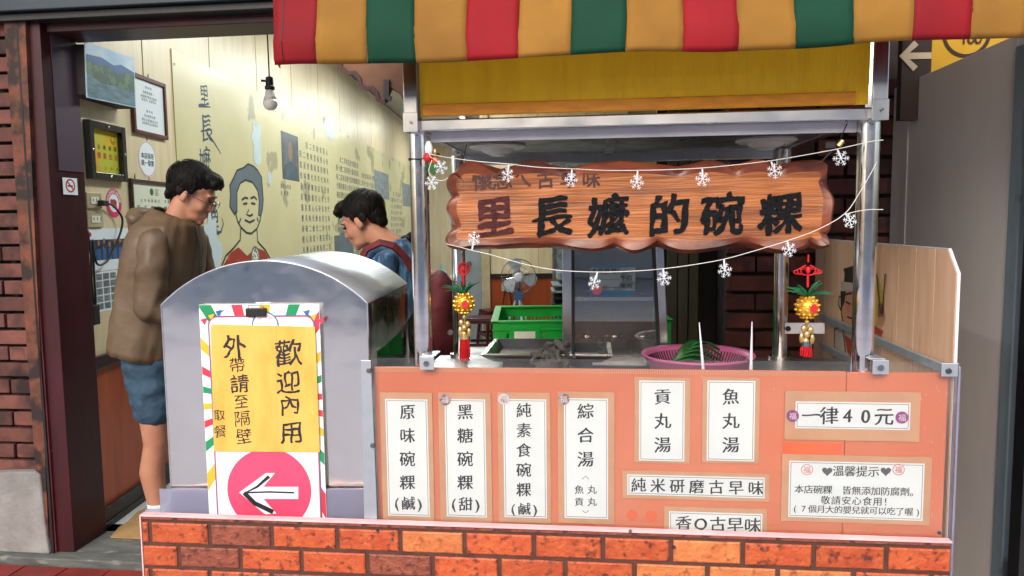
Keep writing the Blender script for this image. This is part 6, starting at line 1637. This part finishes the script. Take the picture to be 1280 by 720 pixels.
def hairdo(name, M_, m_, parent, seed, fringe=.0, vox=.006):
    P = [ell((-.022, 0, .062), (.104, .086, .084)), ell((-.070, 0, .015), (.050, .068, .062)), ell((-.085, 0, -.03), (.022, .052, .035)), ell((.052, 0, .100), (.055, .066, .034)), ell((.085, .02, .085), (.022, .05, .022)), ell((.08, -.025, .084), (.022, .045, .024)),
         ell((.012, .074, .035), (.016, .012, .032)), ell((.012, -.074, .035), (.016, .012, .032)), ell((-.03, .075, .02), (.025, .012, .04)), ell((-.03, -.075, .02), (.025, .012, .04))]
    random.seed(seed)
    for k in range(0):      # locks
        th = random.uniform(-math.pi, math.pi); el_ = random.uniform(.15, 1.4); d = Vector((math.cos(th) * math.cos(el_), math.sin(th) * math.cos(el_) * .85, math.sin(el_)))
        b_ = Vector((-.02, 0, .055)) + Vector((d.x * .098, d.y * .088, d.z * .082)); fl2 = Vector((.035 + .02 * random.random(), .012 * random.uniform(-1, 1), -.008 + .012 * random.random()))
        P.append(cap(b_ - fl2 * .3, b_ + fl2 - d * .004, .0062, .0025))
    if fringe:
        for k in range(9): y = -.05 + .0125 * k; P.append(cap((.07, y, .09), (.094 + .004 * random.random(), y * 1.05, .09 - fringe * random.uniform(.6, 1)), .010, .004))
    out_ = []
    for p in P:
        if p[0] == 'c': out_.append(cap(M_ @ p[1], M_ @ p[2], p[3], p[4]))
        else:
            e = (M_.to_3x3() @ Euler([R(x) for x in p[3]]).to_matrix()).to_euler(); out_.append(('e', M_ @ p[1], p[2], [math.degrees(x) for x in e]))
    o_ = fuse(name, out_, vox * .7, m_, parent, nz=(.002, 90, (1, 1, .35)), smooth=6)
    q_ = MB()
    for k in range(2600):
        th = random.uniform(-math.pi, math.pi); el_ = math.asin(random.uniform(-.35, 1)); d = Vector((math.cos(th) * math.cos(el_), math.sin(th) * math.cos(el_), math.sin(el_)))
        if d.x > .35 and el_ < .55: continue
        r0 = Vector((-.022 + d.x * .106, d.y * .090, .055 + d.z * .091 + (.0 if el_ > 0 else 0)))
        flow = Vector((.8 if el_ > .5 else .1, d.y * .5 + random.uniform(-.35, .35), -.15 if el_ > .8 else -.9)); flow = (flow - d * flow.dot(d)); flow.normalize()
        L_ = random.uniform(.022, .045); side = d.cross(flow).normalized() * random.uniform(.0008, .0017); P_ = []
        lift = random.uniform(.0, .14 if el_ > .4 else .05)
        for i in range(4):
            t_ = i / 3; p_ = r0 + flow * L_ * t_ + d * (.002 + L_ * lift * t_) - d * (L_ * t_) ** 2 / .18; w_ = side * (1 - t_ * .85); P_ += [M_ @ (p_ + w_), M_ @ (p_ - w_)]
        q_.add(P_, [(0, 1, 3, 2), (2, 3, 5, 4), (4, 5, 7, 6)])
    st_ = q_.build('hair_strands', m_, parent); st_['kind'] = 'stuff'
    return o_
def hand_prims(w, dir_, side):
    """palm and five curled fingers from the wrist w along dir_"""
    d = Vector(dir_).normalized(); s_ = d.cross(Vector((0, 0, 1))).normalized() * side; n = s_.cross(d).normalized(); w = Vector(w)
    P = [cap(w, w + d * .03, .026, .028), cap(w + d * .03 + s_ * .018, w + d * .08 + s_ * .02, .018, .015), cap(w + d * .03 - s_ * .018, w + d * .08 - s_ * .02, .018, .015), cap(w + d * .03, w + d * .085, .020, .016)]
    for i, L_ in enumerate((.034, .040, .042, .036)):
        k = s_ * (-.030 + .020 * i); a = w + d * .088 + k; b = a + d * L_ * .9 - n * .010; c = b + d * L_ * .5 - n * .026; P += [cap(a, b, .0095, .0085), cap(b, c, .0085, .007)]
    a = w + d * .025 + s_ * .03; b = a + d * .035 + s_ * .022 - n * .008; P += [cap(a, b, .012, .010), cap(b, b + d * .028 - n * .008, .010, .008)]
    return P
def person(X, Y, rz, label): return thing('person', label, 'person', (X, Y, 0), rz)

# ---- first man: brown hooded jacket, facing right, head bowed
M1Y = 3.48
def A1(px, py): q_ = V(px, py, M1Y); return q_[0] - O1x, q_[1]
O1x = V(196, 640, M1Y)[0]
man = person(O1x, M1Y, 0, 'man in a brown hooded jacket and denim shorts looking down')
hx, hzv = A1(243, 243)
H1 = Matrix.Translation((hx - .012, 0, hzv - .0)) @ Matrix.Rotation(R(26), 4, 'Y') @ Matrix.Rotation(R(8), 4, 'Z') @ Matrix.Scale(1.05, 4)
nb = Vector((A1(212, 275)[0] + .02, 0, A1(212, 283)[1]))
hp = Vector((.045, 0, .93))
kn_l, kn_r = Vector((.13, .10, .50)), Vector((.065, -.10, .50))
B = head_prims(H1) + [cap(nb, Vector((hx - .045, 0, hzv - .035)), .062, .056), cap(hp, nb - Vector((.02, 0, .18)), .12, .12), cap(hp + Vector((0, -.06, 0)), hp + Vector((0, .06, 0)), .12, .12), cap(nb + Vector((-.01, -.16, -.08)), nb + Vector((-.01, .16, -.08)), .065, .065),
     cap(hp + Vector((.0, -.09, -.03)), kn_r, .085, .055), cap(kn_r, (.04, -.10, .35), .050, .056), cap((.04, -.10, .35), (.07, -.10, .09), .056, .034),
     cap(hp + Vector((0, .09, -.03)), kn_l + Vector((.02, 0, 0)), .085, .055), cap(kn_l + Vector((.02, 0, 0)), (.12, .10, .35), .050, .054), cap((.12, .10, .35), (.14, .10, .09), .054, .034),
     cap((.07, -.10, .06), (.17, -.11, .035), .036, .03), cap((.14, .10, .06), (.24, .11, .035), .036, .03)]
sh_r = nb + Vector((-.0, -.19, -.07)); el_r = Vector((A1(216, 378)[0], -.22, A1(216, 378)[1])); wr_r = Vector((A1(270, 392)[0], -.15, A1(270, 392)[1]))
sh_l = nb + Vector((-.0, .19, -.07)); el_l = Vector((A1(236, 370)[0], .24, A1(236, 380)[1])); wr_l = Vector((A1(280, 395)[0], .15, A1(280, 392)[1]))
B += [cap(sh_r, el_r, .044, .038), cap(el_r, wr_r, .038, .028), cap(sh_l, el_l, .044, .038), cap(el_l, wr_l, .042, .028)]
B += hand_prims(wr_r, (1, .2, .05), 1) + hand_prims(wr_l, (1, -.2, .05), -1)
fuse('body', B, .0075, 'skin', man, smooth=4)
hairdo('hair', H1, 'hair', man, 3, fringe=.03)
q = MB()
for s_ in (-1, 1):
    for p_, r_2 in (((.088, s_ * .030, .006), (.007, .013, .006)),): q.ell(p_, r_2, 10, 8)
q.v = [tuple(H1 @ Vector(p)) for p in q.v]; q.build('eye', 'eye', man)
for s_ in (-1, 1):
    q = MB(); q.tube([H1 @ Vector((.094, s_ * .014, .024)), H1 @ Vector((.094, s_ * .034, .030)), H1 @ Vector((.080, s_ * .052, .024))], [.002, .003, .0015], 6); q.build('eyebrow', 'hair', man)
gl_ = MB()
for s_ in (-1, 1): gl_.tube([H1 @ Vector((.112, s_ * .034 + .026 * math.cos(t_ * math.pi / 8), -.006 + .020 * math.sin(t_ * math.pi / 8))) for t_ in range(16)], .0016, 5, closed=True)
for s_ in (-1, 1): gl_.tube([H1 @ Vector((.112, s_ * .060, -.002)), H1 @ Vector((.05, s_ * .079, .004)), H1 @ Vector((-.008, s_ * .086, .008))], .0016, 5)
gl_.tube([H1 @ Vector((.112, -.008, .0)), H1 @ Vector((.115, 0, .004)), H1 @ Vector((.112, .008, .0))], .0014, 5)
gl_.build('glasses', 'frame_black', man)
# jacket: torso loft in rings, flared to the hem, folds in the cloth
def loft(name, rings_, m_, parent, folds=(.012, 5.), n=72, thick=.004, seed=0., close_top=False, sub=4):
    R_ = []
    for i in range(len(rings_) - 1):
        for k in range(sub):
            t_ = k / sub; ti = t_ * t_ * (3 - 2 * t_); a, b = rings_[i], rings_[i + 1]
            R_.append([a[j] + (b[j] - a[j]) * (t_ if j == 2 else ti * .5 + t_ * .5) for j in range(6)])
    R_.append(list(rings_[-1])); vs = []; fs = []
    for i, (x, y, z, rx, ry, tl) in enumerate(R_):
        for k in range(n):
            th = 2 * math.pi * k / n; c_, s_ = math.cos(th), math.sin(th); pw_ = .85
            ex = math.copysign(abs(c_) ** pw_, c_); ey = math.copysign(abs(s_) ** pw_, s_)
            f_ = noise.noise(Vector((c_ * 1.7 + seed, s_ * 1.7, z * 1.8 + c_ * 1.2))) * 1.1 + .6 * noise.noise(Vector((c_ * 4.2, s_ * 4.2 + seed, z * 3.5 - c_ * 2)))
            f_ += .9 * (abs(noise.noise(Vector((c_ * 2.3 + seed + 7, s_ * 2.3, z * 5.5 + c_ * 4)))) - .2)
            r_2 = folds[0] * f_
            vs.append((x + (rx + r_2) * ex, y + (ry + r_2) * ey, z + tl * ex))
    N_ = len(R_)
    for i in range(N_ - 1):
        for k in range(n): fs.append((i * n + k, i * n + (k + 1) % n, (i + 1) * n + (k + 1) % n, (i + 1) * n + k))
    if close_top: fs.append(tuple((N_ - 1) * n + k for k in range(n)))
    q_ = MB(); q_.add(vs, fs); o_ = q_.build(name, m_, parent, smooth=True); s2_ = o_.modifiers.new('s', 'SOLIDIFY'); s2_.thickness = thick; return o_
def ringx(pxl, pxr, py, ry, tl=0., A=None, y=0.):
    a = A(pxl, py); b = A(pxr, py); return ((a[0] + b[0]) / 2, y, a[1], abs(b[0] - a[0]) / 2, ry, tl)
jk = [ringx(147, 226, 440, .225, -.04, A1), ringx(151, 232, 410, .225, -.03, A1), ringx(157, 242, 370, .225, -.02, A1), ringx(163, 250, 330, .23, -.01, A1), ringx(168, 252, 302, .225, 0, A1), ringx(173, 250, 284, .19, .0, A1), ringx(183, 243, 273, .13, -.01, A1), ringx(194, 236, 266, .085, -.03, A1)]
loft('jacket', jk, 'jacket', man, folds=(.013, 5), seed=2.)
fuse('jacket_sleeve', [cap(sh_r + Vector((-.01, .01, .0)), sh_r + Vector((.0, -.03, -.10)), .070, .074), cap(sh_r + Vector((.0, -.03, -.10)), el_r, .074, .064), cap(el_r, wr_r - Vector((.0, 0, 0)), .064, .046)], .011, 'jacket', man, nz=(.009, 9, (1, 1, .8), 1), smooth=5)
fuse('jacket_sleeve', [cap(sh_l, el_l, .070, .062), cap(el_l, wr_l - Vector((.0, 0, 0)), .062, .046)], .011, 'jacket', man, nz=(.009, 9, (1, 1, .8), 1), smooth=5)
# hood lying on the back: a crescent of cloth round the neck
P = []
for k in range(15):
    th = R(75 + 210 * k / 14); x = nb.x - .015 + .085 * math.cos(th); y = .095 * math.sin(th); P.append(Vector((x, y, nb.z - .005 + .012 * math.cos(th * 2))))
hood = [cap(P[i], P[i + 1], .024 + .022 * math.sin(math.pi * i / 14), .024 + .022 * math.sin(math.pi * (i + 1) / 14)) for i in range(14)]
hb_ = A1(172, 272); hood += [ell((hb_[0] + .03, 0, hb_[1] - .01), (.062, .12, .055), (0, 20, 0)), ell((hb_[0] + .03, 0, hb_[1] - .05), (.05, .10, .05))]
fuse('jacket_hood', hood, .010, 'jacket', man, nz=(.014, 14, (1, 1, 1.4)), smooth=3)

MB().tube([(jk[7][0] + .07, -.02, jk[7][2] - .02), (A1(246, 285)[0] + .01, -.02, A1(246, 285)[1]), (A1(254, 310)[0], -.02, A1(254, 310)[1]), (A1(252, 345)[0], -.02, A1(252, 345)[1])], .007, 6).build('jacket_placket', 'jacket_dark', man)
# shorts
fuse('shorts', [cap(hp + Vector((0, -.05, .02)), hp + Vector((0, .05, .02)), .135, .135), cap(hp + Vector((.0, -.085, -.03)), kn_r + Vector((.0, -.0, .16)), .115, .090), cap(hp + Vector((0, .085, -.03)), kn_l + Vector((.0, .0, .16)), .115, .090)], .010, 'denim', man, nz=(.014, 12, (1, 1, 1.6)), smooth=3)
for (x, y) in ((.07, -.10), (.14, .10)):
    MB().lathe([(.041, .065), (.044, .10), (.046, .15), (.050, .20), (.052, .205), (.047, .20)], (x - .006, y, 0), 24, 1.05, .95).build('sock', 'sock', man, smooth=True)
    fuse('shoe', [cap((x - .03, y, .045), (x + .16, y - .01 * (1 if y < 0 else -1), .038), .044, .038), cap((x - .03, y, .012), (x + .17, y, .012), .040, .036), cap((x, y, .06), (x + .02, y, .075), .045, .042)], .008, 'shoe', man, smooth=4)
    sh_ = None

# ---- second man: plaid shirt, facing left, head bowed
M2Y = 3.55
O2x = V(490, 400, M2Y)[0]
def A2(px, py): q_ = V(px, py, M2Y); return q_[0] - O2x, q_[1]
man2 = person(O2x, M2Y, 0, 'man in a blue shirt with dark red straps, head bowed, behind the steel hood')
hx, hzv = A2(452, 277)
H2 = Matrix.Translation((hx + .010, 0, hzv)) @ Matrix.Rotation(R(180 - 12), 4, 'Z') @ Matrix.Rotation(R(24), 4, 'Y') @ Matrix.Scale(1.02, 4)
a = A2(490, 309); nb2 = Vector((a[0], 0, a[1])); hp2 = Vector((.06, 0, .88))
B = head_prims(H2) + [cap(nb2, Vector((hx + .05, 0, hzv - .045)), .062, .056), cap(hp2, nb2 - Vector((0, 0, .16)), .14, .145), cap(hp2 + Vector((0, -.06, 0)), hp2 + Vector((0, .06, 0)), .115, .115), cap(nb2 + Vector((0, -.15, -.08)), nb2 + Vector((0, .15, -.08)), .065, .065)]
for s_ in (-1, 1):
    B += [cap(hp2 + Vector((0, s_ * .09, -.03)), (.03, s_ * .1, .48), .085, .055), cap((.03, s_ * .1, .48), (.05, s_ * .1, .08), .055, .036), cap((.05, s_ * .1, .05), (-.06, s_ * .11, .03), .036, .028)]
    s2 = nb2 + Vector((0, s_ * .19, -.07)); e2 = Vector((-.06, s_ * .23, 1.06)); w2 = Vector((-.27, s_ * .12, 1.10)); B += [cap(s2, e2, .054, .042), cap(e2, w2, .042, .027)] + hand_prims(w2, (-1, -.1 * s_, .1), s_)
    fuse('shirt_sleeve', [cap(s2 + Vector((0, -.01 * s_, .0)), s2 * .35 + e2 * .65, .068, .066)], .010, 'plaid', man2, nz=(.014, 13, (1, 1, 1)), smooth=3)
fuse('body', B, .0075, 'skin', man2, smooth=4)
hairdo('hair', H2, 'hair', man2, 8, fringe=.035)
q = MB()
for s_ in (-1, 1): q.ell((.088, s_ * .030, .006), (.007, .013, .006), 10, 8)
q.v = [tuple(H2 @ Vector(p)) for p in q.v]; q.build('eye', 'eye', man2)
for s_ in (-1, 1):
    q = MB(); q.tube([H2 @ Vector((.094, s_ * .014, .024)), H2 @ Vector((.094, s_ * .034, .030)), H2 @ Vector((.080, s_ * .052, .024))], [.002, .003, .0015], 6); q.build('eyebrow', 'hair', man2)
sk_ = [ringx(462, 548, 470, .205, 0, A2), ringx(458, 546, 420, .205, 0, A2), ringx(452, 542, 380, .205, 0, A2), ringx(449, 534, 345, .205, 0, A2), ringx(453, 524, 325, .19, .01, A2), ringx(462, 515, 312, .14, .01, A2), ringx(470, 506, 303, .085, .02, A2)]
loft('shirt', sk_, 'plaid', man2, folds=(.014, 5), seed=5.)
q = MB()
fuse('trousers', [cap(hp2 + Vector((0, -.05, .0)), hp2 + Vector((0, .05, 0)), .14, .14), cap(hp2 + Vector((0, -.085, -.03)), (.03, -.1, .5), .11, .085), cap((.03, -.1, .5), (.05, -.1, .14), .085, .065), cap(hp2 + Vector((0, .085, -.03)), (.03, .1, .5), .11, .085), cap((.03, .1, .5), (.05, .1, .14), .085, .065)], .012, 'jacket_dark', man2, nz=(.012, 10, (1, 1, 1)), smooth=3)
for s_ in (-1, 1): fuse('shoe', [cap((.08, s_ * .1, .045), (-.10, s_ * .11, .038), .046, .038), cap((.05, s_ * .1, .06), (.05, s_ * .1, .10), .046, .044)], .008, 'shoe', man2, smooth=4)
# backpack with straps
pk = thing('backpack', 'dark red backpack on the back of the man in the striped shirt', 'backpack', (O2x, M2Y, 0))
bx2 = sk_[3][0] + sk_[3][3]
fuse('pack_body', [ell((bx2 + .06, 0, nb2.z - .33), (.085, .15, .22)), ell((bx2 + .10, 0, nb2.z - .40), (.05, .12, .14))], .012, 'maroon_coat', pk, nz=(.012, 10, (1, 1, 1)), smooth=4)
for s_ in (-1, 1):
    pts_ = [A2(520, 338), A2(511, 322), A2(499, 309), A2(484, 305), A2(468, 313), A2(458, 335)]
    P = []
    for i, (x, z) in enumerate(pts_): P.append(Vector((x, s_ * (.125 + .013 * i) , z + .008)))
    P[0].y = s_ * .14
    q = MB(); vs = []; wd_ = .018
    for i, p in enumerate(P):
        tg = (P[min(i + 1, 5)] - P[max(i - 1, 0)]).normalized(); nn = (p - Vector((nb2.x, 0, min(p.z, nb2.z) - .12))).normalized(); wv_ = tg.cross(nn).normalized() * wd_
        for a_ in (-1, 1):
            for dz in (.0, .012): vs.append(tuple(p + wv_ * a_ + nn * dz))
    fs = []
    for i in range(len(P) - 1):
        a, b = i * 4, (i + 1) * 4; fs += [(a, a + 2, b + 2, b), (a + 1, b + 1, b + 3, a + 3), (a, b, b + 1, a + 1), (a + 2, a + 3, b + 3, b + 2)]
    q.add(vs, fs); q.build('strap', 'pack_red', pk, bevel=.002)

# ---- seated diner seen past the left post
M3Y = 6.2; O3x = V(527, 400, M3Y)[0]
di = person(O3x, M3Y, 0, 'seated diner in a dark red coat behind the left post of the stall')
def A3(px, py): q_ = V(px, py, M3Y); return q_[0] - O3x, q_[1]
a = A3(519, 311); H3 = Matrix.Translation((a[0], 0, a[1])) @ Matrix.Rotation(R(200), 4, 'Z') @ Matrix.Rotation(R(15), 4, 'Y')
B = head_prims(H3) + [cap((.02, 0, 1.08), (a[0] + .01, 0, a[1] - .04), .06, .055), cap((.04, 0, .5), (.02, 0, .98), .15, .15), cap((.02, -.16, 1.02), (.02, .16, 1.02), .06, .06)]
for s_ in (-1, 1): B += [cap((.04, s_ * .1, .50), (-.38, s_ * .12, .50), .085, .06), cap((-.38, s_ * .12, .50), (-.38, s_ * .12, .08), .055, .038), cap((-.38, s_ * .12, .05), (-.5, s_ * .12, .03), .036, .028), cap((.02, s_ * .2, 1.0), (-.05, s_ * .25, .74), .05, .04), cap((-.05, s_ * .25, .74), (-.3, s_ * .15, .78), .04, .027)] + hand_prims((-.3, s_ * .15, .78), (-1, 0, 0), s_)
fuse('body', B, .009, 'skin', di, smooth=4)
hairdo('hair', H3, 'hair', di, 5, vox=.008)
fuse('coat', [cap((.04, 0, .5), (.02, 0, .95), .17, .165), cap((.02, -.17, .99), (.02, .17, .99), .085, .085), cap((.02, -.2, .98), (-.05, -.26, .74), .08, .07), cap((-.05, -.26, .74), (-.24, -.17, .77), .07, .05), cap((.02, .2, .98), (-.05, .26, .74), .08, .07), cap((-.05, .26, .74), (-.24, .17, .77), .07, .05)] + [cap((.1, -.12, .6 + .1 * k), (.1, .12, .6 + .1 * k), .10, .10) for k in range(4)], .013, 'maroon_coat', di, nz=(.014, 9, (1, 1, 1)), smooth=3)
fuse('trousers', [cap((.04, s_ * .09, .50), (-.38, s_ * .12, .51), .10, .08) for s_ in (-1, 1)] + [cap((-.38, s_ * .12, .51), (-.38, s_ * .12, .12), .075, .06) for s_ in (-1, 1)], .012, 'denim', di, nz=(.01, 10, (1, 1, 1)), smooth=3)
for s_ in (-1, 1): fuse('shoe', [cap((-.36, s_ * .12, .045), (-.52, s_ * .12, .035), .042, .034)], .009, 'shoe', di, smooth=3)
c = copy_tree(st0); c.location = (O3x + .05, M3Y, -.0); c.rotation_euler = (0, 0, 0); c['label'] = 'dark red plastic stool under the seated diner'
